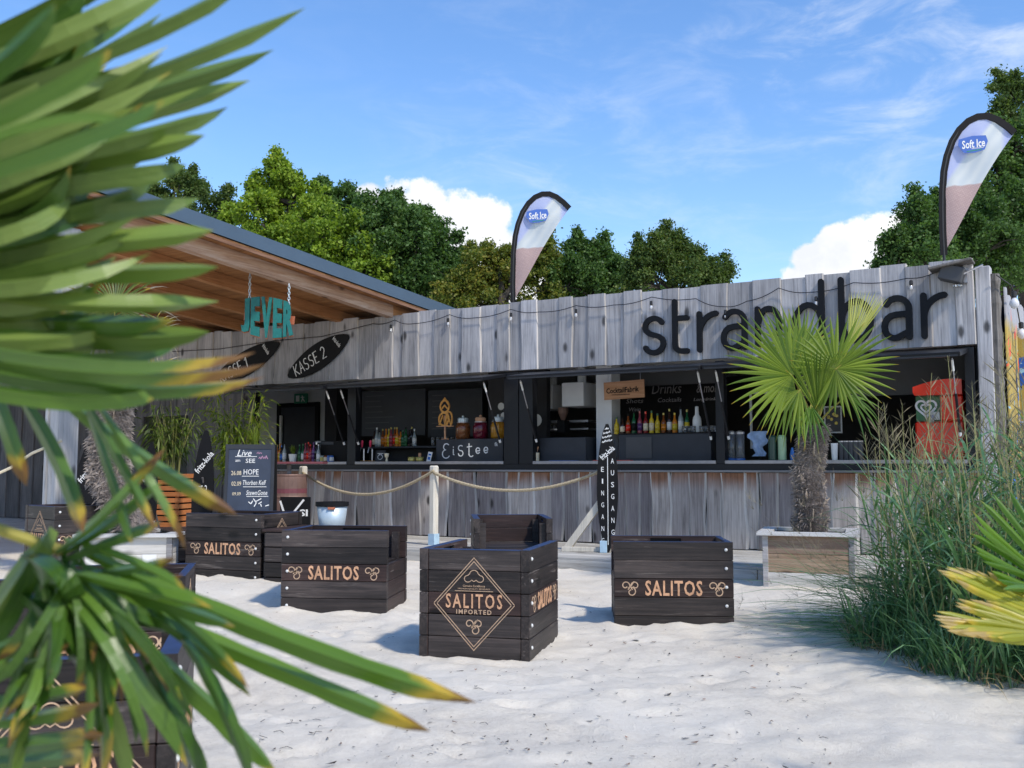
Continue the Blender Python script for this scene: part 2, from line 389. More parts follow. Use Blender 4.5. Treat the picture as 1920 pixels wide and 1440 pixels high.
M['rafter'] = wood('rafter_wood', ((.22, .095, .036, 1), (.42, .195, .078, 1), (.56, .29, .13, 1)), 'y', var=.12, knots=False)
M['lath'] = wood('verge_lath_wood', ((.08, .04, .025, 1), (.17, .09, .055, 1), (.26, .15, .10, 1)), 'y', var=.1, knots=False)
M['soffit'] = wood('soffit_boards', ((.20, .085, .032, 1), (.36, .165, .064, 1), (.48, .245, .10, 1)), 'x', var=.15, knots=False)
M['planter'] = wood('planter_wood', ((.11, .07, .046, 1), (.235, .16, .115, 1), (.37, .285, .22, 1)), 'x', var=.22, rand_hue=.3)
M['planterpale'] = wood('pale_planter_wood', ((.36, .35, .32, 1), (.58, .56, .52, 1), (.74, .72, .68, 1)), 'x', var=.16)
M['rim'] = wood('grey_rim_wood', ((.28, .27, .26, 1), (.50, .49, .47, 1), (.66, .65, .63, 1)), 'x', var=.12, knots=False)
M['crate'] = wood('charred_crate_wood', ((.010, .0085, .008, 1), (.031, .0255, .024, 1), (.075, .058, .051, 1)), 'x', rough=.5, var=.6, spec=.28, bump=.35, wear=.6)
M['cratered'] = wood('charred_red_wood', ((.012, .008, .0075, 1), (.032, .019, .017, 1), (.070, .042, .036, 1)), 'x', rough=.5, var=.4, spec=.3, bump=.3, wear=.6)
M['crateY'] = wood('charred_crate_wood_long', ((.010, .0085, .008, 1), (.031, .0255, .024, 1), (.075, .058, .051, 1)), 'y', rough=.5, var=.6, spec=.28, bump=.35, wear=.6)
M['crateredY'] = wood('charred_red_wood_long', ((.012, .008, .0075, 1), (.032, .019, .017, 1), (.070, .042, .036, 1)), 'y', rough=.5, var=.4, spec=.3, bump=.3, wear=.6)
M['crateblue'] = flat('navy_top_face', (.022, .042, .105, 1), .5, var=.25, scale=10, spec=.4)  # navy colour set only on the upward faces of the top planks
M['brand'] = flat('burnt_tan_lettering', (.58, .325, .185, 1), .75, var=.34, scale=22)
M['brandthin'] = flat('burnt_tan_line', (.50, .34, .22, 1), .7, var=.25, scale=40)
M['orange'] = wood('orange_slat_wood', ((.24, .075, .022, 1), (.42, .15, .05, 1), (.55, .24, .09, 1)), 'x', var=.15, knots=False)
M['signwood'] = wood('sign_wood', ((.30, .15, .08, 1), (.46, .25, .14, 1), (.58, .35, .22, 1)), 'x', var=.1, knots=False)
M['black'] = flat('black_steel', (.008, .009, .012, 1), .45, var=.1, spec=.3)
M['blackmatt'] = flat('matt_black_board', (.008, .008, .009, 1), .7, var=.2, scale=6, spec=.2)
M['letter'] = flat('black_letter_paint', (.006, .007, .009, 1), .6, spec=.2)
M['chalkboard'] = flat('chalkboard_slate', (.030, .042, .070, 1), .55, var=.25, scale=5)
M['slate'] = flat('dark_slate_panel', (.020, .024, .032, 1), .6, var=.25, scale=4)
M['chalk'] = flat('white_chalk', (.78, .78, .76, 1), .9, var=.15, scale=60)
M['chalkyellow'] = flat('cream_chalk', (.72, .62, .44, 1), .9, var=.15, scale=60)
M['chalkpink'] = flat('pink_chalk', (.40, .22, .32, 1), .9, var=.2, scale=60)
M['steel'] = flat('brushed_steel', (.42, .42, .45, 1), .35, .85, var=.1)
M['ledge'] = flat('aluminium_ledge', (.30, .29, .30, 1), .4, .5, var=.15)
M['zinc'] = flat('zinc_bucket', (.50, .58, .62, 1), .45, .35, var=.12, scale=8)
M['roofmetal'] = flat('blue_grey_sheet_metal', (.060, .095, .135, 1), .45, .1, var=.06, scale=3)
M['white'] = flat('white_paint', (.74, .74, .72, 1), .6, var=.05)
M['greywall'] = flat('grey_plaster', (.58, .59, .60, 1), .85, var=.08, scale=3)
M['greydark'] = flat('dark_grey_panel', (.055, .056, .06, 1), .6, var=.15, scale=3)
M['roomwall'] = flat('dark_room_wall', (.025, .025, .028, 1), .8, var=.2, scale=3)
M['ceil'] = flat('grey_ceiling', (.66, .66, .64, 1), .85, var=.06, scale=3)
M['teal'] = flat('teal_paint', (.008, .155, .145, 1), .5, var=.2, scale=25)
M['copper'] = flat('copper_sheet', (.48, .16, .08, 1), .5, .3, var=.2, scale=20)
M['red'] = flat('glossy_red_plastic', (.72, .028, .012, 1), .25, var=.05, spec=.6)
M['green'] = flat('dark_green_panel', (.03, .12, .05, 1), .4, var=.3, scale=12)
M['heart'] = flat('silver_heart', (.62, .62, .64, 1), .4, var=.05)
M['exitgreen'] = flat('exit_sign_green', (.02, .22, .12, 1), .5, var=.05)
M['rope'] = flat('hemp_rope', (.40, .33, .22, 1), .9, var=.25, scale=50, bump=.4)
M['ropepale'] = flat('pale_cord', (.62, .54, .38, 1), .9, var=.2, scale=50)
M['cable'] = flat('black_cable', (.012, .012, .013, 1), .5)
M['barrel'] = flat('rusty_rose_steel', (.19, .115, .092, 1), .55, .25, var=.3, scale=5)
M['bluebase'] = flat('pale_blue_paint', (.40, .56, .68, 1), .6, var=.15)
M['goldwood'] = flat('golden_cut_wood', (.58, .27, .05, 1), .5, var=.15)
M['soil'] = flat('potting_soil', (.03, .022, .016, 1), .95, var=.4, scale=40, bump=.6)
M['flagcloth'] = None
M['concrete'] = flat('grey_stone', (.25, .25, .24, 1), .85, var=.2, scale=8)
M['pinktap'] = flat('pink_tap_handle', (.75, .06, .13, 1), .35)
M['bowl'] = flat('olive_gold_bowl', (.42, .36, .10, 1), .35, .3)
M['purple'] = flat('purple_red_shelf', (.16, .045, .055, 1), .55, var=.2)
def glassy(name, c, rough=.08, trans=.75):
    t = NT(name); t.set(Base_Color=c, Roughness=rough, Transmission_Weight=trans, IOR=1.45); return t.m
M['bulb'] = glassy('clear_bulb_glass', (.95, .95, .95, 1), .05, .55)
M['glass'] = glassy('clear_drinking_glass', (.9, .93, .95, 1), .04, .9)
M['pane'] = glassy('dim_window_glass', (.25, .3, .33, 1), .08, .6)
# ------------------------------------------------------------------ ground
CW, CD, PH, PP, AT = .755, .92, .139, .143, .06
def corner_place(px, py, lx, ly, yaw):
    c, s = math.cos(yaw), math.sin(yaw); return px - (lx * c - ly * s), py - (lx * s + ly * c)
def cp_(px, py, lx, ly, z, yaw, lab):
    x, y = corner_place(px, py, lx, ly, R_(yaw)); return (x, y, z, R_(yaw), lab)
CHAIRS = [cp_(.115, 6.66, CW / 2, -CD / 2, -.005, -14, 'dark crate armchair in the middle showing its diamond print, blue tops'),
          cp_(.795, 7.99, -CW / 2, CD / 2, -.045, 86, 'dark crate armchair left of the sunny palm planter, lettered arm towards the viewer'),
          cp_(-1.965, 8.72, CW / 2, -CD / 2, 0, -97, 'dark crate armchair in front of the zinc bucket, lettered arm towards the viewer'),
          (-.02, 10.2, .045, R_(184), 'dark crate armchair with open front, half hidden behind the middle one'),
          cp_(-2.53, 10.29, -CW / 2, -CD / 2, .06, 69, 'dark crate armchair standing cornerwise below the chalkboard'),
          cp_(-4.75, 10.6, CW / 2, -CD / 2, .125, -43, 'dark crate armchair at the far left below the canopy post'),
          cp_(-1.735, 5.45, -CW / 2, -CD / 2, -.04, 103, 'dark crate armchair behind the lower palm leaves, directly behind the nearest one'),
          (-1.56, 3.70, -.065, R_(14), 'nearest dark crate armchair in the bottom left corner, cut off by the frame')]
BOXES = [(c[0], c[1], math.cos(c[3]), math.sin(c[3]), CW / 2, CD / 2) for c in CHAIRS] + [(3.06, 10.83, math.cos(R_(-19)), math.sin(R_(-19)), .45, .45)]
FEET = []
for k in range(150):
    FEET.append((rng.uniform(-1.8, 3.0), rng.uniform(3.4, 8.6), rng.uniform(0, 3.14), rng.uniform(.008, .022)))
def sand_base(x, y):
    def bump(cx, cy, r, h):
        d = ((x - cx) ** 2 + (y - cy) ** 2) / (r * r); return h * math.exp(-d)
    z = bump(-4.2, 11.0, 2.2, .12) + bump(-2.3, 10.2, 1.2, .07) + bump(-1.5, 3.0, 1.1, -.10) + bump(3.1, 9.6, 1.0, .03) + bump(3.4, 6.6, 1.4, .07) + bump(1.3, 8.3, .9, .035) + bump(-2.0, 5.2, 1.0, -.04)
    return z
def sand_z(x, y):
    z = sand_base(x, y)
    if y < 14 and abs(x) < 9:
        p = Vector((x, y, 0))
        z += .030 * mnoise.noise(p * 1.3) + .022 * mnoise.noise(p * 3.1 + Vector((5, 2, 1))) + .013 * mnoise.noise(p * 7.3 + Vector((1, 9, 4)))
        for bx, by, c_, s_, hx, hy in BOXES:
            dx, dy = x - bx, y - by
            if dx * dx + dy * dy < 1.0:
                lx, ly = abs(dx * c_ + dy * s_) - hx, abs(-dx * s_ + dy * c_) - hy; dd = max(lx, ly) if min(lx, ly) < 0 else math.hypot(lx, ly)
                z += .035 * math.exp(-(dd / .09) ** 2) * max(0, .35 + 1.3 * mnoise.noise(Vector((x * 4.2, y * 4.2, 3)))) * (1 if dd > -.02 else 0)
        if y < 9:
            for fx, fy, fa, fd in FEET:
                dx, dy = x - fx, y - fy
                if abs(dx) < .3 and abs(dy) < .3:
                    a_, b_ = (dx * math.cos(fa) + dy * math.sin(fa)) / .13, (-dx * math.sin(fa) + dy * math.cos(fa)) / .055; q = a_ * a_ + b_ * b_
                    if q < 6: z += fd * (-math.exp(-q * 1.4) + .45 * math.exp(-(math.sqrt(q) - 1.35) ** 2 * 6))
            c = mnoise.noise(p * 5.1 + Vector((8, 3, 7))); z -= .016 * max(0, c - .15) * 2.2
            z += .006 * mnoise.noise(p * 17 + Vector((3, 1, 2)))
    return z
def build_sand():
    xs = np.concatenate([np.array([-400, -120, -50, -25, -14, -10]), np.arange(-8, 8.01, .05), np.array([10, 14, 25, 50, 120, 400])])
    ys = np.concatenate([np.array([-60, -20, -6, -1.5, .5, 1.2, 1.8]), np.arange(2.2, 9, .035), np.arange(9, 14.6, .07), np.array([15, 17, 20, 26, 40, 80, 200, 500])])
    nx, ny = len(xs), len(ys)
    V = [(x, y, sand_z(x, y)) for y in ys for x in xs]
    F = [(j * nx + i, j * nx + i + 1, (j + 1) * nx + i + 1, (j + 1) * nx + i) for j in range(ny - 1) for i in range(nx - 1)]
    t = NT('white_beach_sand'); tc, v = t.coord(False)
    g = t.noise(v, 420, 3, .7); m = t.noise(v, 34, 6, .65); l = t.noise(v, 1.1, 4, .6)
    f = t.math('ADD', t.math('MULTIPLY', g, .35), t.math('ADD', t.math('MULTIPLY', m, .35), t.math('MULTIPLY', l, .45)))
    col = t.ramp(f, [(.36, (.57, .50, .405, 1)), (.56, (.775, .705, .59, 1)), (.78, (.87, .81, .70, 1))])
    sp = t.noise(v, 95, 2, .5)
    col = t.mix(t.new('ShaderNodeMapRange', {0: sp, 1: .70, 2: .76, 4: .55}).outputs[0], col, (.16, .12, .09, 1))
    t.set(Base_Color=col, Roughness=.95, Specular_IOR_Level=.1)
    h2 = t.noise(v, 110, 4, .7)
    t.bump(t.math('ADD', t.math('MULTIPLY', m, .45), t.math('ADD', t.math('MULTIPLY', h2, .5), t.math('MULTIPLY', g, .3))), .8, .022)
    me = bpy.data.meshes.new('sand_ground'); me.from_pydata(V, [], F); me.materials.append(t.m)
    me.polygons.foreach_set('use_smooth', [True] * len(F)); me.update()
    o = bpy.data.objects.new('sand_ground', me); COL.objects.link(o); tag(o, kind='structure')
build_sand()

# ------------------------------------------------------------------ timber deck along the bar
deck = thing('timber_deck', None, None, tuple(BO), BA); del_keys = None
deck['kind'] = 'structure'
y = -2.2
while y < 2.0:
    w = .138; x = -17.0
    while x < 4.2:
        ln = rng.choice([2.4, 3.0, 3.6]) if x > -16.9 else rng.uniform(1, 3.6)
        if y < .1 or x < -9:
            obj('plank', MB().box(0, ln - .006, 0, w, 0, .03, bev=.003), M['deck'], deck, (x, y, .12 + rng.uniform(-.002, .002)))
        x += ln
    y += w + .007
x = -17.0
while x < 4.2:
    obj('edge_plank', MB().box(0, 2.99, 0, .03, 0, .16, bev=.003), M['deck'], deck, (x, -2.235, -.04)); x += 3.0
obj('joist_bed', MB().box(-17, 4.2, -2.19, 2.0, -.05, .10), M['roomwall'], deck)

# ------------------------------------------------------------------ the bar building
bar = thing('beach_bar', 'long beach bar clad in silvered wooden boards with open serving hatches', 'bar building', tuple(BO), BA)
FB, FT = 2.715, 3.75           # fascia bottom / top
CT = 1.17                      # top of the boarded counter front
def board(w, h, t=.026, seg=6, wav=.012, edge=.016, mats=('fascia', 'pale_edge'), skew=0.0):
    """upright waney-edged board; origin at its bottom middle, front at -y"""
    b = MB(); ph = [rng.uniform(0, 9) for _ in range(4)]; rows = []
    for k in range(seg + 1):
        z = h * k / seg
        l = -w / 2 + wav * (math.sin(z * 4 + ph[0]) + .5 * math.sin(z * 9 + ph[1])) + skew * (z / h - .5); r = w / 2 + wav * (math.sin(z * 3.5 + ph[2]) + .5 * math.sin(z * 8 + ph[3])) + skew * (z / h - .5)
        rows += [(l - edge * .4, 0, z), (l, -t * .55, z), (l + edge, -t, z), (r - edge, -t, z), (r, -t * .55, z), (r + edge * .4, 0, z)]
    fs, mi = [], []
    for k in range(seg):
        for j in range(5):
            a = k * 6 + j; fs.append((a, a + 1, a + 7, a + 6)); mi.append(0 if j == 2 else 1)
    o = len(b.v); b.add(rows, fs); b.m = mi
    b.add([], [], 0); b.f.append(tuple(range(5, -1, -1))); b.m.append(0); b.f.append(tuple(seg * 6 + j for j in range(6))); b.m.append(0)
    return b, [M[m] for m in mats]
def board_run(x0, x1, z0, z1, y, kind, mats, wmin=.17, wmax=.36, wav=.010, jag=.02, edge=.016, skew=0.0, flip=False, rz=0, base=None, parent=None):
    x = x0; i = 0
    while x < x1 - .05:
        w = min(rng.uniform(wmin, wmax), x1 - x)
        if x1 - x - w < .1: w = x1 - x
        h = z1 - z0 + rng.uniform(-jag, jag)
        b, ms = board(w + .012, h, wav=wav, edge=edge, mats=mats, skew=rng.uniform(-skew, skew), t=rng.uniform(.022, .032))
        yo = y - (.022 if i % 2 else 0) - rng.uniform(0, .006)
        loc = (x + w / 2, yo, z0 + rng.uniform(-.006, .004)) if base is None else tuple(base + Vector((math.cos(rz), math.sin(rz), 0)) * (x + w / 2) + Vector((math.sin(rz), -math.cos(rz), 0)) * (y - yo) + Vector((0, 0, z0)))
        obj(kind, b, ms, parent or bar, loc, (0, 0, rz)); x += w; i += 1
# fascia, in two stretches: sunlit and under the canopy
board_run(-16.8, 3.02, FB, FT, 0, 'board', ('fascia', 'pale_edge'), .20, .38, wav=.007, jag=.025, edge=.011)
board_run(-8.95, 3.02, .165, CT, 0, 'board', ('skirt', 'pale_edge'), .16, .34, wav=.016, jag=.0, edge=.02, skew=.05)
# closed wall left of the hatches, with a doorway
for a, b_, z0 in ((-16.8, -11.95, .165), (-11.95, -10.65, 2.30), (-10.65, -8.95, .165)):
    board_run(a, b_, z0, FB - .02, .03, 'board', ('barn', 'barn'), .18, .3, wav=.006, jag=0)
b = MB()
b.box(-16.8, 3.0, .035, .075, FB + .01, FT - .06)                                     # behind the fascia
b.box(-8.95, 3.0, .035, .075, .15, CT)
b.box(-16.8, -12.02, .065, .10, .15, FB); b.box(-10.58, -8.95, .065, .10, .15, FB); b.box(-12.02, -10.58, .065, .10, 2.33, FB)
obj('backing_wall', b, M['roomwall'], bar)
b = MB(); b.box(-16.8, 3.25, .08, 6.2, 3.05, 3.15); obj('flat_roof', b, M['roofmetal'], bar)
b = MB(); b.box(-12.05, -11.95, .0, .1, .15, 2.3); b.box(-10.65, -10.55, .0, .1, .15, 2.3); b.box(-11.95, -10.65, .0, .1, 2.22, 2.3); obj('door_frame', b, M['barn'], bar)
# rooms behind
b = MB(); b.box(-16.8, 3.2, .08, 4.0, .10, .14); obj('bar_floor', b, M['concrete'], bar)
b = MB(); b.box(-16.8, 3.0, .08, 3.6, 2.80, 2.84); obj('bar_ceiling', b, M['ceil'], bar)
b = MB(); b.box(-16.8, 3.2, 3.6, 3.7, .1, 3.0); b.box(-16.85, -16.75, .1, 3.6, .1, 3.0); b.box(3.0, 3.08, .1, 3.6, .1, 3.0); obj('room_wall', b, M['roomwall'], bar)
b = MB(); b.box(-14.02, -13.95, .14, 3.6, .14, 2.8); obj('partition', b, M['greywall'], bar)
# counter: dark band, aluminium ledge, worktop, grey trim board
bays = [(-8.88, -6.72), (-6.53, -3.62), (-3.10, -.245), (-.115, 2.885)]
obj('trim_board', MB().box(-8.98, 3.03, -.075, .03, CT + .004, CT + .034, bev=.004), M['trim'], bar)
obj('counter_band', MB().box(-8.97, 3.02, -.035, .06, CT + .038, 1.285), M['black'], bar)
for i, (a, c) in enumerate(bays):
    obj('counter_ledge', MB().box(a, c, -.055, .02, 1.288, 1.335, bev=.004), M['ledge'], bar)
    obj('worktop', MB().box(a, c, .023, .62, 1.30, 1.330), M['slate'], bar)
for a, c in ((-8.97, -8.885), (-6.715, -6.535), (-3.615, -3.36), (-3.345, -3.105), (-.24, -.12), (2.89, 3.0)):
    obj('pillar', MB().box(a, c, -.04, .10, 1.288, FB - .03, bev=.004), M['black'], bar)
# opened hatch flaps with gas struts
for i, (a, c) in enumerate(bays):
    M0 = Matrix.Translation((0, 0, FB - .035)) @ Matrix.Rotation(R_(9), 4, 'X')
    fl = obj('hatch_flap', MB().box(a - .05, c + .05, -.74, -.05, -.055, .0, 0, M0, .006), M['black'], bar)
    obj('flap_trim', MB().box(a - .02, c + .02, -.748, -.741, -.05, -.03, 0, M0), M['slate'], fl)
    for sx in ((a + .05, c - .07) if i else (c - .07,)):
        p0 = Vector((sx, -.02, 1.62)); p1 = Vector((sx, -.50, FB - .20))
        st = obj('gas_strut', MB().tube([p0, p0.lerp(p1, .55)], .016, 8), M['black'], bar)
        obj('piston_rod', MB().tube([p0.lerp(p1, .55), p1], .008, 8), M['steel'], st)
        obj('end_fitting', MB().tube([p1.lerp(p0, .02), p1.lerp(p0, .16)], .014, 8), M['white'], st); obj('end_fitting', MB().tube([p0, p0.lerp(p1, .05)], .018, 8), M['white'], st)
    obj('hinge_bar', MB().tube([(c - .75, -.52, FB - .175), (c - .1, -.52, FB - .175)], .012, 6), M['steel'], bar)
# corner post with bark edge, and the graffiti side wall
b = MB().box(0, .17, 0, .2, 0, 3.55, bev=.01); obj('corner_post', b, M['fascia'], bar, (3.04, -.05, .1))
b = MB(); rows = []
for k in range(40):
    z = k * .088; rows.append((z, .02 * rng.random(), .02 * rng.random()))
b.tube([(0, 0, z) for z, _, _ in rows], [.055 + a for _, a, _ in rows], 9); obj('bark_slab', b, M['bark'], bar, (3.245, .03, .12))
def graffiti_mat(name, base):
    t = NT(name); tc = t.new('ShaderNodeTexCoord').outputs['Object']; r = t.new('ShaderNodeObjectInfo').outputs['Random']
    loc = t.new('ShaderNodeObjectInfo').outputs['Location']
    v = t.new('ShaderNodeVectorMath', {0: tc, 1: loc}, operation='ADD').outputs[0]
    n = t.noise(v, 1.7, 3, .5, .8); m = t.noise(v, 3.6, 2, .5, 1.5); g = t.noise(t.new('ShaderNodeMapping', {0: v, 'Scale': (14, 14, 1)}).outputs[0], 1, 5)
    col = t.mix(t.new('ShaderNodeMapRange', {0: g, 1: .35, 2: .7}).outputs[0], base, [c * .6 for c in base[:3]] + [1])
    z = t.new('ShaderNodeSeparateXYZ', {0: tc}).outputs[2]
    hi = t.new('ShaderNodeMapRange', {0: t.math('ADD', z, t.math('MULTIPLY', n, .8)), 1: 3.15, 2: 3.35}).outputs[0]
    col = t.mix(t.new('ShaderNodeMapRange', {0: n, 1: .60, 2: .62}).outputs[0], col, (.02, .10, .42, 1))
    col = t.mix(t.new('ShaderNodeMapRange', {0: m, 1: .66, 2: .68}).outputs[0], col, (.02, .02, .025, 1))
    col = t.mix(t.new('ShaderNodeMapRange', {0: m, 1: .34, 2: .33}).outputs[0], col, (.30, .52, .66, 1))
    col = t.mix(t.new('ShaderNodeMapRange', {0: n, 1: .385, 2: .375}).outputs[0], col, (.75, .10, .04, 1))
    col = t.mix(hi, col, (.34, .34, .36, 1))
    t.set(Base_Color=col, Roughness=.7); return t.m
M['graffiti'] = graffiti_mat('yellow_graffiti_paint', (.46, .33, .07, 1))
x = .12
while x < 5.5:
    w = rng.uniform(.14, .24)
    b, _ = board(w + .01, 3.25 + rng.uniform(-.12, .12), wav=.008, edge=.012); obj('painted_board', b, [M['graffiti'], M['graffiti']], bar, (3.33 + rng.uniform(0, .02) - .0, x + w / 2, .1), (0, 0, math.pi / 2)); x += w
obj('painted_post', MB().box(0, .09, 0, .09, 0, 2.9, bev=.006), M['graffiti'], bar, (3.40, .95, .1))
obj('side_backing', MB().box(3.26, 3.30, .16, 6.2, .1, 3.2), M['roomwall'], bar)

# ------------------------------------------------------------------ canopy (mono-pitch roof) left of the bar
can = thing('canopy', 'timber canopy with brown rafters and blue-grey metal roof edge beside the bar', 'canopy', tuple(BO), BA)
CX = -5.74; SL = .078
def cz(y, z0): return z0 - SL * y            # rises outward (towards -y)
def sloped(x0, x1, y0, y1, zb, zt):
    b = MB(); V = []
    for x in (x0, x1):
        for yy in (y0, y1):
            V += [(x, yy, cz(yy, zb)), (x, yy, cz(yy, zt))]
    b.add(V, [(0, 1, 3, 2), (4, 6, 7, 5), (0, 2, 6, 4), (1, 5, 7, 3), (0, 4, 5, 1), (2, 3, 7, 6)]); return b
obj('verge_beam', sloped(CX - .14, CX, -6.05, -.07, 3.70, 3.90), M['beam'], can)
for i in range(10):
    xx = CX - 1.15 * (i + 1)
    obj('rafter', sloped(xx - .12, xx, -6.0, .9, 3.72, 3.90), M['rafter'], can)
for i in range(57):
    y0 = -6.15 + i * .142
    obj('soffit_board', sloped(-17.2, CX + .26, y0, y0 + .138, 3.905, 3.925), M['soffit'], can)
obj('verge_beam', sloped(CX - .14, CX - .002, -.065, 1.8, 3.74, 3.90), M['rafter'], can)
obj('fascia_lath', sloped(CX + .235, CX + .262, -6.18, 2.0, 3.86, 3.902), M['lath'], can)
obj('roof_sheet', sloped(-17.2, CX + .27, -6.2, 2.1, 4.06, 4.10), M['roofmetal'], can)
obj('verge_flashing', sloped(CX + .27, CX + .285, -6.22, 2.1, 3.935, 4.125), M['roofmetal'], can)
obj('front_flashing', MB().box(-17.2, CX + .27, -6.225, -6.205, cz(-6.2, 3.93), cz(-6.2, 4.12)), M['roofmetal'], can)
obj('eaves_beam', MB().box(-17.2, CX - .16, -5.95, -5.80, cz(-5.9, 3.62), cz(-5.9, 3.72)), M['beam'], can)
for px in (CX - .30, CX - 5.0):
    p = obj('post', MB().box(-.075, .075, -.11, .11, 0, cz(-5.75, 3.60) - .0, bev=.008), M['greypost'], can, (px, -5.88, .0))
    for sx in (-1, 1): obj('post_cheek', MB().box(0, .045, -.135, .135, 0, cz(-5.75, 3.60) - .03, bev=.006), M['greypost'], p, (sx * .0775 + (-.045 if sx < 0 else 0), 0, .0))
# cord tied to the post
def squiggle(mb, x0, z0, w, h, y0, y1, mi, seed, rise=0, M0=None):
    q = random.Random(seed); n = max(6, int(w / h * 5)); P = []
    for k in range(n + 1): P.append((x0 + w * k / n + q.uniform(-.1, .1) * h, z0 + math.tan(R_(rise)) * w * k / n + (h * .5 if k % 2 else -h * .2) * q.uniform(.3, 1)))
    mb.stroke(P, h * .16, y0, y1, mi, M0, False)
# ------------------------------------------------------------------ wall lettering 'strandbar'
lx0, lz0 = WL(1228, 663, -.05)
let = thing('wall_lettering', 'big black rounded letters spelling strandbar on the grey wooden fascia', 'lettering', bw(0, -.06, 0), BA)
XH = .50; BL = 2.845; SW = .075
def letter(ch, x, strokes):
    b = MB()
    for k, s in enumerate(strokes): b.stroke(s, SW, -.045 - .0007 * k, 0)
    obj('letter', b, M['letter'], let, (x, 0, BL))
def S_(w, h): return arc(w * .5, h * .74, w * .40, h * .235, 28, 205, 10) + [(w * .30, h * .545), (w * .70, h * .46)] + arc(w * .5, h * .255, w * .42, h * .255, 30, -155, 12)
def xs_(u, v=620): return WL(u, v, -.06)[0]
x = xs_(1207); w = xs_(1248) - x; letter('s', x, [S_(w, XH)])
x = xs_(1262); w = xs_(1293) - x; letter('t', x, [[(SW / 2, .70), (SW / 2, .12)] + arc(SW / 2 + .10, .10, .10, .10, 185, 275, 5)[1:] + [(w - .03, .0)], [(SW / 2, .46), (w - .03, .46)]])
def r_(w): return [[(SW / 2, XH), (SW / 2, 0)], arc(w * .98, XH * .42, w * .86, XH * .56, 175, 92, 7)]
x = xs_(1308); w = xs_(1346) - x; letter('r', x, r_(w))
def a_(w): return [arc(w * .50, XH * .70, w * .40, XH * .29, 150, 0, 9) + [(w - SW / 2, 0)], [(w - SW / 2, XH * .58), (w * .5, XH * .58)] + arc(w * .42, XH * .28, w * .34, XH * .29, 90, 285, 9) + [(w - SW / 2, XH * .14)]]
x = xs_(1354); w = xs_(1402) - x; letter('a', x, a_(w))
x = xs_(1417); w = xs_(1466) - x; letter('n', x, [[(SW / 2, XH), (SW / 2, 0)], arc(w * .5 + .01, XH * .62, w * .5 - SW / 2, XH * .37, 175, 0, 10) + [(w - SW / 2, 0)]])
x = xs_(1486); w = xs_(1548) - x; letter('d', x, [[(w - SW / 2, .79), (w - SW / 2, 0)], arc(w * .5, XH * .5, w * .5 - SW / 2, XH * .5, 0, 360, 20)])
x = xs_(1574); w = xs_(1640) - x; letter('b', x, [[(SW / 2, .79), (SW / 2, 0)], arc(w * .5, XH * .5, w * .5 - SW / 2, XH * .5, 0, 360, 20)])
x = xs_(1655); w = xs_(1712) - x; letter('a', x, a_(w))
x = xs_(1728); w = xs_(1776) - x; letter('r', x, r_(w))

# ------------------------------------------------------------------ string of lights along the fascia
sl = thing('string_light', 'black cable of clear bulbs slung along the silvered fascia boards', 'string lights', bw(0, -.09, 0), BA)
pts_px = [(700, 607), (740, 600), (775, 607), (843, 590), (890, 596), (958, 580), (1010, 585), (1080, 573), (1150, 572), (1222, 557), (1305, 560), (1355, 575), (1400, 565), (1460, 540), (1520, 548), (1600, 530), (1700, 522), (1760, 508)]
cp = []
for i in range(len(pts_px) - 1):
    a, c = [WL(*q, -.09) for q in (pts_px[i], pts_px[i + 1])]
    for k in range(6):
        t = k / 6; cp.append((a[0] + (c[0] - a[0]) * t, 0, a[1] + (c[1] - a[1]) * t - .03 * math.sin(math.pi * t)))
lo = [WL(u, v, .0) for u, v in ((330, 660), (420, 655), (520, 640), (610, 632), (690, 612))]
obj('cable', MB().tube([(a, 0, z) for a, z in lo] + cp, .006, 5), M['cable'], sl)
for u, v in ((733, 612), (840, 600), (958, 590), (1080, 583), (1221, 568), (1360, 585), (1530, 560), (1708, 530)):
    a, z = WL(u, v, -.09)
    so = obj('socket', MB().lathe([(.012, .03), (.02, .025), (.022, -.02), (.016, -.03)], 8), M['cable'], sl, (a, 0, z))
    obj('bulb', MB().lathe([(.009, -.03), (.018, -.052), (.02, -.068), (.014, -.087), (.004, -.093)], 10), M['bulb'], so, smooth=True)
s2 = thing('string_light', 'pair of clear bulbs on black cable at the graffiti corner of the bar', 'string lights', bw(3.4, 0, 0), BA)
obj('cable', MB().tube([(-.12, -.1, 3.52), (.02, .0, 3.40), (.05, .1, 3.30), (.06, .35, 3.12), (.06, .6, 3.0), (.06, .9, 3.05)], .008, 5), M['cable'], s2)
for q in ((.05, .03, 3.28), (.07, .62, 2.98)):
    so = obj('socket', MB().lathe([(.012, .05), (.03, .04), (.03, -.02), (.02, -.03)], 8), M['cable'], s2, q)
    obj('bulb', MB().lathe([(.015, -.03), (.05, -.075), (.055, -.11), (.035, -.15), (.004, -.165)], 10), M['heart'], so, smooth=True)

# ------------------------------------------------------------------ floodlight on the fascia corner
ax, az = WL(1792, 515, -.15)
fl = thing('floodlight', 'grey floodlight under a small dark hood at the top corner of the fascia', 'floodlight', bw(ax, -.12, az), BA)
obj('hood', MB().box(-.27, .22, -.22, .12, .10, .13, 0, Matrix.Rotation(R_(-9), 4, 'Y'), .006), M['bark'], fl)
obj('lamp_housing', MB().box(-.17, .10, -.16, .06, -.10, .09, 0, Matrix.Rotation(R_(18), 4, 'Y'), .012), M['greydark'], fl)
obj('lens', MB().lathe([(.05, -.02), (.055, 0), (.03, .012)], 12, 0, (.02, -.05, -.135)), M['glass'], fl)
obj('bracket', MB().tube([(.08, -.12, -.02), (.30, -.02, .09)], .012, 6).box(.08, .12, .0, .12, -.10, .12), M['steel'], fl)

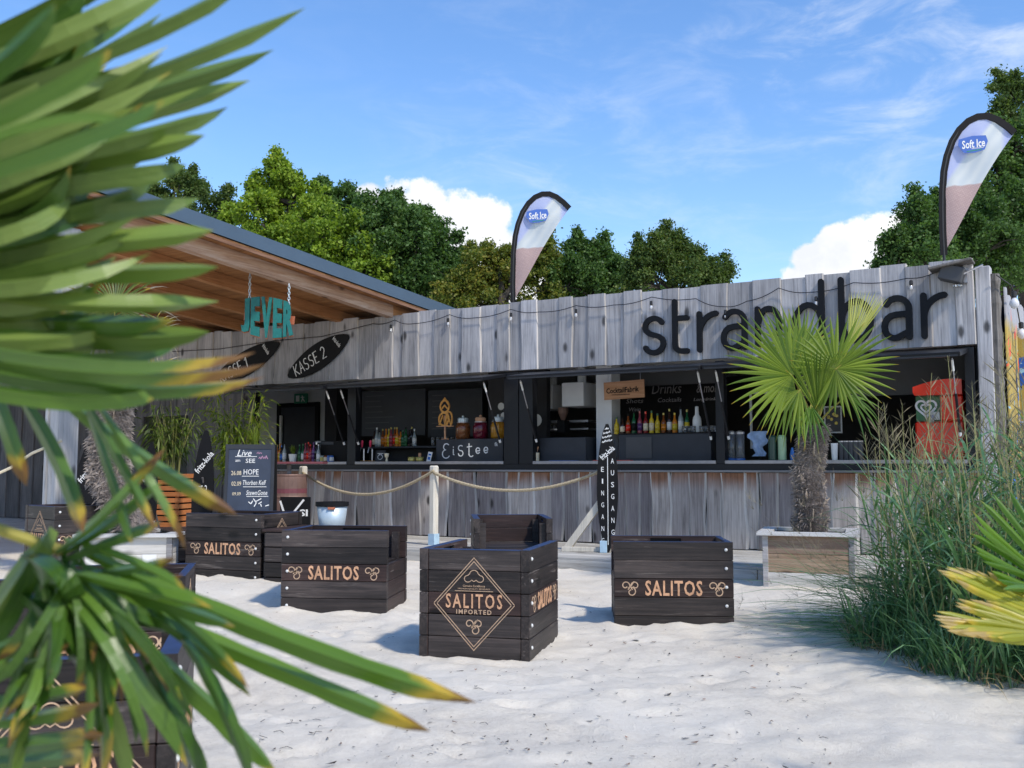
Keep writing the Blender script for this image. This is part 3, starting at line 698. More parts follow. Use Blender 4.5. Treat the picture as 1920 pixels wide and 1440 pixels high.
# ------------------------------------------------------------------ feather flags on the roof
def flag_mat():
    t = NT('printed_flag_cloth'); tc = t.new('ShaderNodeTexCoord').outputs['Object']; sp = t.new('ShaderNodeSeparateXYZ', {0: tc}); x, z = sp.outputs[0], sp.outputs[2]
    n = t.noise(tc, 5, 3); w1 = t.new('ShaderNodeTexWave', {0: t.new('ShaderNodeMapping', {0: tc, 'Rotation': (0, R_(-32), 0), 'Location': (.2, 0, .1)}).outputs[0], 'Scale': 2.2, 'Distortion': 3.5, 'Detail': 2}).outputs[1]
    cream = t.mix(t.math('MULTIPLY', w1, .55), (.78, .80, .76, 1), (.60, .66, .68, 1))
    sky_ = t.mix(n, (.42, .48, .78, 1), (.62, .66, .84, 1))
    d = t.math('ABSOLUTE', t.math('SUBTRACT', x, t.math('ADD', .42, t.math('MULTIPLY', t.math('SUBTRACT', z, 1.0), .42))))
    wid = t.math('MULTIPLY', t.math('SUBTRACT', 1.95, z), .33)
    col = t.mix(t.new('ShaderNodeMapRange', {0: t.math('SUBTRACT', d, wid), 1: -.02, 2: .04}).outputs[0], cream, sky_)
    br = t.new('ShaderNodeTexBrick', {0: t.new('ShaderNodeMapping', {0: t.new('ShaderNodeCombineXYZ', {0: x, 1: z, 2: 0.0}).outputs[0], 'Rotation': (0, 0, R_(20))}).outputs[0], 'Scale': 14, 'Mortar Size': .03, 'Color1': (.66, .48, .43, 1), 'Color2': (.60, .42, .38, 1), 'Mortar': (.48, .30, .27, 1)}).outputs[0]
    zz = t.math('ADD', z, t.math('MULTIPLY', x, -.10)); zz = t.math('ADD', zz, t.math('MULTIPLY', n, .06))
    col = t.mix(t.new('ShaderNodeMapRange', {0: zz, 1: .92, 2: .90}).outputs[0], col, br)
    t.set(Base_Color=col, Roughness=.7)
    tr = t.new('ShaderNodeBsdfTranslucent', {0: col}); mx = t.new('ShaderNodeMixShader', {0: .45, 1: t.b.outputs[0], 2: tr.outputs[0]}); t.l.new(mx.outputs[0], t.out.inputs[0]); return t.m
M['flagcloth'] = flag_mat(); M['flagblue'] = flat('flag_logo_blue', (.05, .13, .44, 1), .7, var=.05)
FL = [(0, .0), (-.005, .3), (0, .6), (.01, .85), (.035, 1.1), (.08, 1.3), (.155, 1.5), (.25, 1.65), (.36, 1.755), (.48, 1.81), (.60, 1.815), (.72, 1.765), (.83, 1.68), (.93, 1.58)]
def make_flag(label, loc, rz):
    f = thing('feather_flag', label, 'flag', loc, rz, 'ice cream flags on the bar roof')
    obj('pole', MB().tube([(0, 0, -.7)] + [(a, 0, z) for a, z in FL], [.018] * 8 + [.012] * (len(FL) - 7), 7), M['cable'], f)
    # cloth: rows between the bowed sleeve and the straight free edge
    b = MB(); n = 26; V = []
    def left(s):
        s *= len(FL) - 1; i = min(int(s), len(FL) - 2); t = s - i; return (FL[i][0] + (FL[i + 1][0] - FL[i][0]) * t, FL[i][1] + (FL[i + 1][1] - FL[i][1]) * t)
    tip = FL[-1]; C = 8
    for k in range(n + 1):
        s = k / n; a = left(s); e = (tip[0] * s ** 1.0 * (1 - .08 * math.sin(math.pi * s)), .02 + (tip[1] - .02) * s)
        for c in range(C + 1):
            t = c / C; px_, pz = a[0] + (e[0] - a[0]) * t, a[1] + (e[1] - a[1]) * t
            V.append((px_, .028 * math.sin(pz * 5 + px_ * 7) * math.sin(math.pi * t) , pz))
    Fs = [(k * (C + 1) + c, k * (C + 1) + c + 1, (k + 1) * (C + 1) + c + 1, (k + 1) * (C + 1) + c) for k in range(n) for c in range(C)]
    b.add(V, Fs); obj('flag_cloth', b, M['flagcloth'], f, smooth=True)
    b = MB(); b.stroke(FL, .085, -.012, .012, 0, None, False); obj('sleeve', b, M['blackmatt'], f)
    lg = MB(); A = Matrix.Translation((.40, -.045, 1.42)) @ Matrix.Rotation(R_(-6), 4, 'Y')
    lg.prism([(-.17, .10), (.0, .125), (.17, .11), (.185, .03), (.13, -.075), (.0, -.10), (-.13, -.085), (-.19, .02)], -.002, .002, 0, A)
    add_text(lg, 'Soft Ice', 0, .02, .29, .11, -.003, .002, 1, A, bold=.02, shear=.15); squiggle(lg, -.03, -.045, .15, .02, -.004, -.002, 1, 5, 0, A)
    lg.stroke([(-.09, -.072), (.09, -.066)], .012, -.004, -.002, 2, A)
    obj('printed_logo', lg, [M['flagblue'], M['white'], M['exitgreen']], f); return f
u0 = D(962, 568, 16.3); u1 = D(1770, 478, 12.9)
make_flag('feather flag with ice cream print above the middle of the bar', u0, R_(4))
make_flag('feather flag with ice cream print above the letters bar at the right corner', u1, R_(-6))

# ------------------------------------------------------------------ surfboard signs
def surf_outline(L, w, n=18, nose=1.0):
    P = []
    for s in (1, -1):
        for k in range(n + 1):
            t = k / n if s > 0 else 1 - k / n
            wd = w / 2 * (math.sin(math.pi * min(1, t * .98 + .01)) ** .62); P.append((s * wd, L * t))
    return P
def scribble(mb, s, cx, cz, w, h, mi, y, ang=0, M0=None, **k):
    A = (M0 or Matrix()) @ Matrix.Translation((cx, 0, cz)) @ Matrix.Rotation(R_(-ang), 4, 'Y'); add_text(mb, s, 0, 0, w, h, y, .002, mi, A, **k)
def kasse_strokes(mb, txt, M0, mi, w=.016, y=-.021):
    G_ = {'K': [[(0, 1), (0, 0)], [(.55, 1), (.03, .45)], [(.1, .5), (.6, 0)]], 'A': [[(0, 0), (.3, 1), (.6, 0)], [(.12, .38), (.48, .38)]],
          'S': [arc(.28, .75, .25, .24, 40, 250, 8) + arc(.26, .25, .26, .25, 70, -150, 8)], 'E': [[(.5, 1), (0, 1), (0, 0), (.5, 0)], [(0, .52), (.4, .52)]],
          '2': [arc(.28, .72, .26, .27, 165, -20, 8) + [(.0, 0), (.6, 0)]], '1': [[(.05, .75), (.3, 1), (.3, 0)]]}
    x = 0
    for ch in txt:
        if ch == ' ': x += .3; continue
        for s in G_[ch]: mb.stroke([((p[0] + x) * .155, p[1] * .205) for p in s], w, y, y + .003, mi, M0, False)
        x += .80
def wall_surf(label, ca, cb, txt, off=-.07):
    (x0, z0), (x1, z1) = WL(*ca, off), WL(*cb, off); L = math.hypot(x1 - x0, z1 - z0); an = math.atan2(z1 - z0, x1 - x0)
    t = thing('surfboard_sign', label, 'sign', bw(x0, off, z0), BA, 'surfboard signs on the fascia')
    A = Matrix.Rotation(math.pi / 2 - an, 4, 'Y')
    b = MB(); b.prism(surf_outline(L, .46), -.018, .0, 0, A); obj('surfboard', b, M['blackmatt'], t)
    b = MB(); kasse_strokes(b, txt, Matrix.Rotation(-an, 4, 'Y') @ Matrix.Translation((L * .12, 0, -.095)), 0)
    obj('lettering', b, M['chalk'], t); b = MB()
    scribble(b, 'fritz-kola', L * .82, .03, .22, .07, 0, -.02, -70, Matrix.Rotation(-an, 4, 'Y'), bold=.01)
    obj('logo_print', b, M['chalk'], t)
wall_surf('black surfboard sign reading KASSE 2 hung slanting on the fascia', (541, 706), (655, 630), 'KASSE 2')
wall_surf('black surfboard sign reading KASSE 1 half hidden behind palm leaves', (400, 718), (524, 644), 'KASSE 1')
def stand_surf(label, u, vtop, Y, w, txt, rz, tilt=4, base_z=.15):
    p = D(u, vtop, Y); H_ = p.z - base_z
    t = thing('surfboard_sign', label, 'sign', (p.x, p.y, base_z), rz)
    A = Matrix.Rotation(R_(-tilt), 4, 'X')
    b = MB(); P = [(q[0], q[1]) for q in surf_outline(H_ * 1.12, w)]; P = [(x, max(0, z - H_ * .12)) for x, z in P]
    b.prism(P, -.012, .012, 0, A); obj('surfboard', b, M['blackmatt'], t)
    b = MB(); scribble(b, 'fritz-kola', 0, H_ * .73, .34, .085, 0, -.013, 52, A, bold=.012)
    obj('logo_print', b, M['chalk'], t); b = MB()
    if txt: add_text(b, txt, .02, H_ * .50, w * .85, .10, -.013, .002, 0, A @ Matrix.Rotation(R_(-6), 4, 'Y')); obj('lettering', b, M['chalk'], t)
    obj('prop_stick', MB().tube([(0, .03, H_ * .6), (0, .45, .0)], .015, 6), M['barn'], t)
stand_surf('upright black surfboard sign reading KASSE 2 between bamboo and chalkboard', 380, 806, 13.6, .30, 'KASSE-2', R_(-8))
stand_surf('upright black surfboard sign in front of the dim orange planter', 277, 830, 14.0, .28, None, R_(-14))
stand_surf('upright black surfboard sign between the canopy post and the shaggy palm trunk', 160, 830, 13.5, .36, None, R_(-10))

# EINGANG / AUSGANG surfboard on a braced stand
p = G(1140, 1036, .15)
t = thing('entrance_sign', 'tall black surfboard sign lettered EINGANG and AUSGANG on a wooden brace', 'sign', p, R_(-12))
H_ = D(1138, 795, p.y).z - .15
b = MB(); P = [(x, z) for x, z in surf_outline(H_, .275)]; b.prism(P, -.015, .015); obj('surfboard', b, M['blackmatt'], t)
b = MB(); b.stroke([(0.005, H_ * .06), (.005, H_ * .74)], .008, -.018, -.015, 0, None, False)
for k, c in enumerate('EINGANG'): add_text(b, c, -.062, H_ * (.645 - .092 * k), .035 if c != 'I' else .016, .062, -.016, .002, 0, bold=.0)
for k, c in enumerate('AUSGANG'): add_text(b, c, .068, H_ * (.71 - .092 * k), .04, .066, -.016, .002, 0)
scribble(b, 'fritz-kola', 0, H_ * .775, .22, .075, 0, -.016, 42, None, bold=.015)
for k, w in enumerate((.05, .09, .12, .13)): squiggle(b, -w / 2, H_ * (.958 - .034 * k), w, .042, -.018, -.015, 0, 7 + k, 12)
obj('lettering', b, M['chalk'], t)
q = G(1068, 1030, .15) - p; qt = D(1128, 940, p.y + .1) - p
Rm = Matrix.Rotation(R_(12), 4, 'Z'); q = Rm @ q; qt = Rm @ qt
obj('brace', MB().tube([(q.x, .12, 0.02), (qt.x, .07, qt.z)], .062, 4), M['post'], t)
obj('stand_post', MB().box(-.09, .0, .02, .10, 0, .95, bev=.005), M['post'], t)
obj('painted_foot', MB().box(-.10, -.01, -.05, .016, 0, .15, bev=.004), M['bluebase'], t)
obj('foot_rail', MB().box(q.x - .05, .1, .02, .12, 0.002, .06, bev=.004), M['post'], t)

# ------------------------------------------------------------------ rope barrier
def rope_post(label, u, v_top, Y, w=.105):
    a = D(u, v_top, Y); t = thing('rope_post', label, 'post', (a.x, a.y, .15), BA - R_(6), 'rope barrier posts')
    h = a.z - .15
    b = MB(); b.box(-w / 2, w / 2, -w / 2, w / 2, 0.0, h, bev=.018); obj('post_shaft', b, M['post'], t)
    obj('painted_foot', MB().box(-w / 2 - .003, w / 2 + .003, -w / 2 - .003, w / 2 + .003, 0, .16), M['bluebase'], t); return Vector((a.x, a.y, a.z))
pa = rope_post('wooden rope post beside the rusty barrel', 569, 874, 16.1)
pb = rope_post('wooden rope post in front of the counter, between both rope spans', 814, 873, 14.4)
pc = D(1124, 884, 13.35)
def rope(label, a, c, sag, loc_off=.0):
    t = thing('rope', label, 'rope', a, 0, 'sagging hemp ropes'); n = 60; d = c - a; P = []
    for k in range(n + 1):
        s = k / n; P.append(Vector((d.x * s, d.y * s, d.z * s - sag * 4 * s * (1 - s))))
    b = MB(); L = d.length
    for st in range(3):
        Q = []
        for k in range(n * 3 + 1):
            s = k / (n * 3); i = min(int(s * n), n - 1); f = s * n - i; q = P[i].lerp(P[i + 1], f); an = s * L * 42 + st * 2.094
            tt = (P[i + 1] - P[i]).normalized(); u_ = tt.cross(Vector((0, 0, 1))).normalized(); w_ = u_.cross(tt); Q.append(q + (u_ * math.cos(an) + w_ * math.sin(an)) * .011)
        b.tube(Q, .013, 5)
    obj('rope_strand', b, M['rope'], t, smooth=True)
dz = Vector((0, -.07, -.10))
rope('hemp rope sagging from the barrel post to the middle post', pa + dz, pb + dz + Vector((0, 0, .03)), .34)
rope('hemp rope sagging from the middle post to the entrance surfboard', pb + dz, pc + Vector((0, 0, 0)), .25)
# thin cord at the canopy post
q0, q1, q2 = D(-40, 905, 11.0), D(60, 850, 11.05), D(116, 826, 11.15)
t = thing('tied_cord', 'pale cord tied to the canopy post at the left edge', 'cord', q1)
obj('cord', MB().tube([q0 - q1, (q0 - q1) * .4 + Vector((0, 0, -.03)), Vector(), q2 - q1], .016, 6), M['ropepale'], t)

# ------------------------------------------------------------------ JEVER hanging sign
jY = 14.4
jc = D(503, 596, jY); t = thing('hanging_sign', 'teal barrel shaped letters JEVER hanging on two chains under the canopy', 'sign', jc, R_(-8))
sc = jY / FPX; V, Fs = [], []
wl = {'J': 17, 'E': 18, 'V': 22, 'R': 20}
x = -51; parts = []
for c in 'JEVER':
    b = MB(); w = wl[c]; g, f = text_geo(c, w - .6, 1.0, .03 / sc, bold=.05)
    VV = []
    for p in g:
        xx = x + w / 2 + p[0]; hh = 58 + 20 * (1 - (xx / 52) ** 2); slope = -.10 * xx
        VV.append((xx * sc, p[1] * sc - .03, (p[2] * hh + slope) * sc))
    b.add(VV, f); obj('letter', b, M['teal'], t); 
    b2 = MB(); b2.add([(q[0] - .010, q[1] + .032, q[2] - .012) for q in VV], f); obj('letter_back', b2, M['copper'], t)
    x += w + 2
obj('back_bar', MB().box(-50 * sc, 50 * sc, .03, .05, -8 * sc, 8 * sc, 0, Matrix.Rotation(R_(6), 4, 'Y')), M['copper'], t)
def chain(mb, p0, p1, n):
    for k in range(n):
        c = p0.lerp(p1, (k + .5) / n); L = (p1 - p0).length / n * .66; P = []
        for i in range(9):
            a = 2 * math.pi * i / 8; o_ = L * math.sin(a), .016 * math.cos(a)
            P.append(c + (Vector((o_[1], 0, o_[0])) if k % 2 else Vector((0, o_[1], o_[0]))))
        mb.tube(P, .006, 5)
for ux, v0, v1 in ((-38, 566, 508), (40, 578, 532)):
    b = MB(); a = Vector((ux * sc, 0, (596 - v0) * sc)); c = Vector((ux * sc, 0, (596 - v1) * sc)); chain(b, a, c, 9); obj('chain', b, M['zinc'], t)
# ------------------------------------------------------------------ crate armchairs
def swirl(mb, cx, cz, s, y, mi, M=None):
    def sp(ox, oz, r, a0, a1, n=16): return [(ox + r * (1 - .62 * k / n) * math.cos(R_(a0 + (a1 - a0) * k / n)), oz + r * (1 - .62 * k / n) * math.sin(R_(a0 + (a1 - a0) * k / n))) for k in range(n + 1)]
    w = .052 * s
    for pts in (sp(cx - .24 * s, cz + .12 * s, .24 * s, -60, 330), sp(cx + .24 * s, cz + .12 * s, .24 * s, 240, -150), sp(cx + .06 * s, cz - .20 * s, .26 * s, 130, -260), [(cx - .12 * s, cz - .02 * s), (cx + .05 * s, cz + .12 * s), (cx + .2 * s, cz + .34 * s)]):
        mb.stroke(pts, w, y - .0012, y, mi, M, False)
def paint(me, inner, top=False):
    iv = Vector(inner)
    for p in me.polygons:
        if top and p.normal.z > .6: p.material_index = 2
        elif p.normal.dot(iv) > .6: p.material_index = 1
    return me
def make_armchair():
    root = thing('crate_armchair', 'x', 'armchair')
    armp = {s: paint(MB().box(-AT / 2, AT / 2, -CD / 2, CD / 2, -PH / 2, PH / 2, bev=.004).mesh('plank', [M['crateY'], M['crateredY']]), (-s, 0, 0)) for s in (-1, 1)}
    armr = {}
    for s in (-1, 1):
        armr[s] = armp[s].copy(); armr[s].materials[0] = M['crateredY']; armr[s].materials.append(M['crateY'])
        for p in armr[s].polygons:
            if abs(p.normal.y) > .6: p.material_index = 2
    topm = {}
    for s in (-1, 1):           # top arm plank with a handle slot let into the inner side
        b = MB(); i0, i1 = (-AT / 2, 0) if s > 0 else (0, AT / 2); o0, o1 = (0, AT / 2) if s > 0 else (-AT / 2, 0)
        b.box(o0, o1, -CD / 2, CD / 2, -PH / 2, PH / 2)
        for y0, y1, z0, z1 in ((-CD / 2, -.13, -PH / 2, PH / 2), (.13, CD / 2, -PH / 2, PH / 2), (-.13, .13, -PH / 2, .022), (-.13, .13, .05, PH / 2)): b.box(i0, i1, y0, y1, z0, z1)
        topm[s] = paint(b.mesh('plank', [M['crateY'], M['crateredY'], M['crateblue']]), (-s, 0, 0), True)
    for s in (-1, 1):
        for k in range(5):
            obj('plank', topm[s] if k == 4 else (armr[s] if k == 2 else armp[s]), None, root, (s * (CW / 2 - AT / 2), rng.uniform(-.002, .002), PH / 2 + PP * k))
        b = MB(); A = Matrix.Translation((s * (CW / 2 + .0005), 0, 0)) @ Matrix.Rotation(R_(90 * s), 4, 'Z')
        add_text(b, 'SALITOS', 0, PH / 2 + PP * 2, .44, .118, 0, .003, 0, A, bold=.02, sp=1.12)
        obj('lettering', b, M['brand'], root)
        for q in (-.335, .335): b = MB(); swirl(b, q, PH / 2 + PP * 2, .15, 0, 0, A); obj('emblem', b, M['brandthin'], root)
        for k in range(5):
            obj('bolt', BOLT, None, root, (s * CW / 2, -CD / 2 + .055, PH / 2 + PP * k + .01), (0, R_(90 * s), 0))
        obj('corner_post', POSTM, None, root, (s * (CW / 2 - AT - .03), -CD / 2 + .085, .0)); obj('corner_post', POSTM, None, root, (s * (CW / 2 - AT - .03), CD / 2 - .085, .0))
    wi = CW - 2 * AT - .004
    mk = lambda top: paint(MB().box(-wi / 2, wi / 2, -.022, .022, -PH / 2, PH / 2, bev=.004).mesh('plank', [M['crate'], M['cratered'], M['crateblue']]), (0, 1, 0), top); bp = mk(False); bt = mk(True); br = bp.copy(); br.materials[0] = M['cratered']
    for k in range(5): obj('plank', br if k == 2 else (bt if k == 4 else bp), None, root, (0, -CD / 2 + .026, PH / 2 + PP * k + rng.uniform(-.0015, .0015)))
    for k in range(3): obj('plank', bp, None, root, (0, CD / 2 - .026, PH / 2 + PP * k))
    for k in range(5): obj('seat_board', SEATB, None, root, (0, -CD / 2 + .13 + k * .158, .415))
    zc = PH / 2 + PP * 2; y = -CD / 2 + .003
    b = MB()
    add_text(b, 'SALITOS', 0, zc + .018, .385, .094, y, .003, 0, None, bold=.012, sp=1.3)
    obj('lettering', b, M['brand'], root)
    b = MB()
    add_text(b, 'IMPORTED', 0, zc - .052, .24, .030, y, .002, 0, None, bold=.015, sp=1.3)
    for d0 in (0, .022):
        a, c = .275 - d0, .300 - d0 * 1.09
        b.stroke([(-a, zc), (0, zc + c), (a, zc)], .005, y - .0012, y, 0, None, False); b.stroke([(-a, zc - .004), (0, zc - c), (a, zc - .004)], .005, y - .0012, y, 0, None, False)
    cl = zc + .175
    b.stroke(arc(-.042, cl - .012, .024, .022, 300, 90, 7) + arc(0, cl + .016, .030, .028, 170, 10, 8) + arc(.042, cl - .012, .024, .022, 90, -120, 7), .005, y - .0014, y, 0, None, False)
    b.stroke([(-.03, cl - .032), (-.015, cl - .02), (0, cl - .03), (.015, cl - .02), (.03, cl - .032)], .004, y - .0014, y, 0, None, False)
    add_text(b, 'Genuine Excellence', 0, zc + .117, .15, .014, y, .0015); add_text(b, 'PREMIUM QUALITY BEVERAGE', 0, zc + .097, .22, .010, y, .0015)
    b.stroke([(-.13, zc + .083), (.13, zc + .083)], .004, y - .0012, y, 0, None, False)
    swirl(b, 0, zc - .145, .13, y, 0)
    obj('diamond_print', b, M['brandthin'], root)
    return root
BOLT = MB().lathe([(.0135, 0), (.0125, .005), (.008, .009), (.002, .0105)], 8).mesh('bolt', [M['ceil']], True)
POSTM = MB().box(-.03, .03, -.03, .03, .0, .66).mesh('corner_post', [M['crate']])
SEATB = MB().box(-(CW / 2 - AT - .003), CW / 2 - AT - .003, -.075, .075, -.014, .014, bev=.003).mesh('seat_board', [M['crate']])
chair0 = make_armchair()
for i, (x, y, z, yw, lab) in enumerate(CHAIRS):
    o = chair0 if i == 0 else copy_tree(chair0)
    o.location = (x, y, z); o.rotation_euler = (0, 0, yw); o['label'] = lab; o['group'] = 'crate armchairs on the sand'
# low crate tables
def crate_table(label, loc, rz, txt=True):
    t = thing('crate_table', label, 'table', loc, rz, 'low crate tables')
    m1 = MB().box(-.40, .40, -.022, .022, -.07, .07, bev=.004).mesh('plank', [M['crate']])
    for k in range(4):
        for a in range(4):
            r = R_(90 * a); obj('plank', m1, None, t, (math.sin(r) * .40, -math.cos(r) * .40, .075 + k * .149), (0, 0, r))
    for k in range(6): obj('top_board', MB().box(-.43, .43, -.068, .068, 0, .024, bev=.003), M['cratered'], t, (0, -.36 + k * .143, .60))
    for a in range(4):
        A = Matrix.Rotation(R_(90 * a), 4, 'Z') @ Matrix.Translation((0, -.4225, .373)); b = MB(); add_text(b, 'SALITOS', 0, 0, .40, .10, 0, .002, 0, A, bold=.03); obj('lettering', b, M['brand'], t)
    return t
crate_table('low crate table between the shaggy palm planter and the cornerwise armchair', (-3.46, 11.45, -.06), R_(30))
crate_table('low crate table under the zinc bucket, mostly hidden by an armchair', (-1.98, 10.55, .0), R_(-15))
bz = Vector((-1.86, 10.55, .626))
t = thing('bucket', 'zinc bucket with a black rim and small tan label on the table behind an armchair', 'bucket', bz, R_(5))
obj('bucket_body', MB().lathe([(.125, 0), (.13, .01), (.158, .22)], 22), M['zinc'], t, smooth=True)
obj('rim', MB().lathe([(.160, .215), (.172, .22), (.172, .262), (.150, .262), (.150, .225)], 22), M['blackmatt'], t)
obj('paper_label', MB().box(-.03, .045, -.168, -.160, .19, .213), M['copper'], t)

# ------------------------------------------------------------------ planters
def planter(label, loc, rz, w, h, pale, side_mats):
    t = thing('planter_box', label, 'planter', loc, rz, 'square wooden palm planters')
    n = 3; ph = (h - .035) / n
    for k in range(n):
        m = MB().box(-w / 2 + .05, w / 2 - .05, -.014, .014, -ph / 2 + .002, ph / 2 - .002, bev=.003).mesh('plank', [M[pale[k]]])
        for a in range(4):
            r = R_(90 * a); obj('plank', m, None, t, (math.sin(r) * (w / 2 - .02), -math.cos(r) * (w / 2 - .02), ph * (k + .5)), (0, 0, r))
    for sx in (-1, 1):
        for sy in (-1, 1): obj('corner_post', MB().box(-.028, .028, -.028, .028, -.12, h - .037, bev=.004), M['trim'], t, (sx * (w / 2 - .027), sy * (w / 2 - .027), 0))
    ro = w / 2 + .055; ri = w / 2 - .085
    for a in range(4):      # mitred rim boards
        b = MB(); b.add([(-ro, -ro, 0), (ro, -ro, 0), (ri, -ri, 0), (-ri, -ri, 0), (-ro, -ro, .035), (ro, -ro, .035), (ri, -ri, .035), (-ri, -ri, .035)], [(0, 3, 2, 1), (4, 5, 6, 7), (0, 1, 5, 4), (1, 2, 6, 5), (2, 3, 7, 6), (3, 0, 4, 7)])
        obj('rim_board', b, M['rim'], t, (0, 0, h - .035), (0, 0, R_(90 * a)))
    obj('soil', MB().box(-w / 2 + .03, w / 2 - .03, -w / 2 + .03, w / 2 - .03, h - .15, h - .085), M['soil'], t)
    return t
PR = Vector((3.16, 10.85, -.02)); planter('weathered wooden planter box with a grey rim under the sunny right hand palm', PR, R_(-19), .90, .60, ('planterpale', 'planter', 'planter'), None)
PL = Vector((-4.02, 10.98, .0)); t = planter('pale wooden planter box with a white sticker under the shaggy palm', PL, R_(6), .92, .56, ('planterpale', 'planterpale', 'planterpale'), None)
st = obj('sticker', MB().box(.17, .31, -.465 - .004, -.459, .22, .35), M['white'], t); obj('sticker_stripe', MB().box(.172, .308, -.4705, -.4695, .224, .238), M['pinktap'], st)

# orange slatted pot with bamboo, second bamboo in a dark pot
def slat_pot(label, loc, rz, w, h):
    t = thing('slatted_pot', label, 'planter', loc, rz)
    n = 12
    for k in range(n):
        for a in range(4):
            r = R_(90 * a); obj('slat', MB().box(-w / 2 + .0, w / 2 - .0, -.012, .012, .0, h / n - .022, bev=.003), M['orange'], t, (math.sin(r) * (w / 2 - .014 - .0), -math.cos(r) * (w / 2 - .014), k * h / n), (0, 0, r)) if a in (0, 1, 3) else None
    obj('inner_tub', MB().box(-w / 2 + .04, w / 2 - .04, -w / 2 + .04, w / 2 - .04, 0, h - .04), M['blackmatt'], t)
    for sx in (-1, 1): obj('corner_batten', MB().box(-.02, .02, -.02, .02, 0, h - .01), M['orange'], t, (sx * (w / 2 - .05), -w / 2 + .045, 0))
    return t
a = D(322, 1000, 14.6); SP = Vector((a.x, a.y, .15)); slat_pot('tall pot of horizontal orange wooden slats holding the darker bamboo', SP, R_(-14), .52, 1.02)
a = D(440, 1000, 15.6); BP2 = Vector((a.x, a.y, .15)); t = thing('plant_pot', 'dark tub of the bright bamboo behind the chalkboard', 'pot', BP2)
obj('tub', MB().lathe([(.2, 0), (.27, .5), (.29, .5), (.29, .55), (.25, .55), (.24, .48)], 18), M['blackmatt'], t, smooth=False)
M['bamboo'] = leafmat('bamboo_leaf', [(.1, (.05, .085, .012, 1)), (.45, (.14, .21, .025, 1)), (.75, (.26, .32, .035, 1)), (.95, (.38, .34, .06, 1))], .4)
M['bamboodark'] = leafmat('dark_bamboo_leaf', [(.1, (.03, .05, .012, 1)), (.5, (.07, .115, .02, 1)), (.9, (.15, .19, .035, 1))], .35)
M['cane'] = flat('bamboo_cane', (.22, .22, .06, 1), .5)
def bamboo(label, base, h, spread, ncane, nleaf, mat, seed):
    r = random.Random(seed); t = thing('bamboo_plant', label, 'bamboo', base)
    cb = MB(); lv, at = [], []
    for i in range(ncane):
        a = r.uniform(0, 6.28); q = Vector((math.cos(a), math.sin(a), 0)); hh = h * r.uniform(.55, 1.0); sp = spread * r.uniform(.3, 1)
        P = [q * .08 + q * sp * (s ** 1.8) + Vector((0, 0, hh * s)) for s in (0, .25, .5, .75, 1)]; cb.tube(P, [.008, .008, .007, .005, .002], 5)
        for k in range(nleaf):
            s = r.uniform(.3, 1.0) ** .8; i0 = min(int(s * 4), 3); c = P[i0].lerp(P[i0 + 1], s * 4 - i0)
            b_ = Vector((r.gauss(0, 1), r.gauss(0, 1), r.gauss(0, .5))).normalized(); c = c + b_ * r.uniform(0, .26)
            d = (b_ * .8 + Vector((0, 0, r.uniform(-.9, .35)))).normalized(); sd = d.cross(Vector((r.gauss(0, .4), r.gauss(0, .4), 1))).normalized(); L = r.uniform(.10, .21); w = L * .08
            tip = c + d * L - Vector((0, 0, L * .25)); m = c + d * L * .5
            lv.append([c, m + sd * w, tip, m - sd * w])
    obj('cane', cb, M['cane'], t)
    o = obj('foliage', quads('foliage', np.array([[p[:] for p in q] for q in lv]), mat), None, t); o['kind'] = 'stuff'
bamboo('darker bamboo growing from the orange slatted pot', SP + Vector((0, 0, 1.0)), 1.05, .28, 24, 30, M['bamboodark'], 4)
bamboo('bright green bamboo leaning over the chalkboard', BP2 + Vector((0, 0, .48)), 1.9, .36, 30, 42, M['bamboo'], 5)
def tuft(label, base, n, h, mat, seed):
    r = random.Random(seed); t = thing('grass_tuft', label, 'plant', base); b = MB()
    for i in range(n):
        a = r.uniform(0, 6.28); q = Vector((math.cos(a), math.sin(a), 0)); hh = h * r.uniform(.5, 1); sp = hh * r.uniform(.1, .7); sd = Vector((-q.y, q.x, 0)) * .006; pr = []
        for k in range(5):
            s = k / 4; pr.append(q * (.03 + sp * s * s) + Vector((0, 0, hh * (s - .25 * s * s))))
        vs = []
        for k, p in enumerate(pr): vs += [p - sd * (1 - k / 4.2), p + sd * (1 - k / 4.2)]
        b.add(vs, [(2 * k, 2 * k + 1, 2 * k + 3, 2 * k + 2) for k in range(4)])
    obj('foliage', b, mat, t)['kind'] = 'stuff'
tuft('thin pale grass tuft rising behind the top right of the chalkboard', D(478, 838, 15.2), 70, .55, M['bamboo'], 8)

# ------------------------------------------------------------------ chalkboard A-frame
a = D(463, 1010, 13.0); CB = Vector((a.x, a.y, .13)); Hc = D(463, 832, 13.0).z - .13; Wc = .62
t = thing('chalkboard', 'A frame chalkboard with handwritten concert dates Live am SEE', 'chalkboard', CB, R_(6))
A = Matrix.Rotation(R_(-6), 4, 'X')
fr = MB(); fr.box(-Wc / 2, -Wc / 2 + .04, -.02, .02, 0, Hc, 0, A); fr.box(Wc / 2 - .04, Wc / 2, -.02, .02, 0, Hc, 0, A); fr.box(-Wc / 2 + .04, Wc / 2 - .04, -.02, .02, Hc - .06, Hc, 0, A); fr.box(-Wc / 2 + .04, Wc / 2 - .04, -.02, .02, .12, .17, 0, A)
obj('frame', fr, M['slate'], t); obj('slate_panel', MB().box(-Wc / 2 + .041, Wc / 2 - .041, -.012, .010, .171, Hc - .061, 0, A), M['chalkboard'], t)
B_ = Matrix.Translation((0, Hc * .36, 0)) @ Matrix.Rotation(R_(6), 4, 'X')
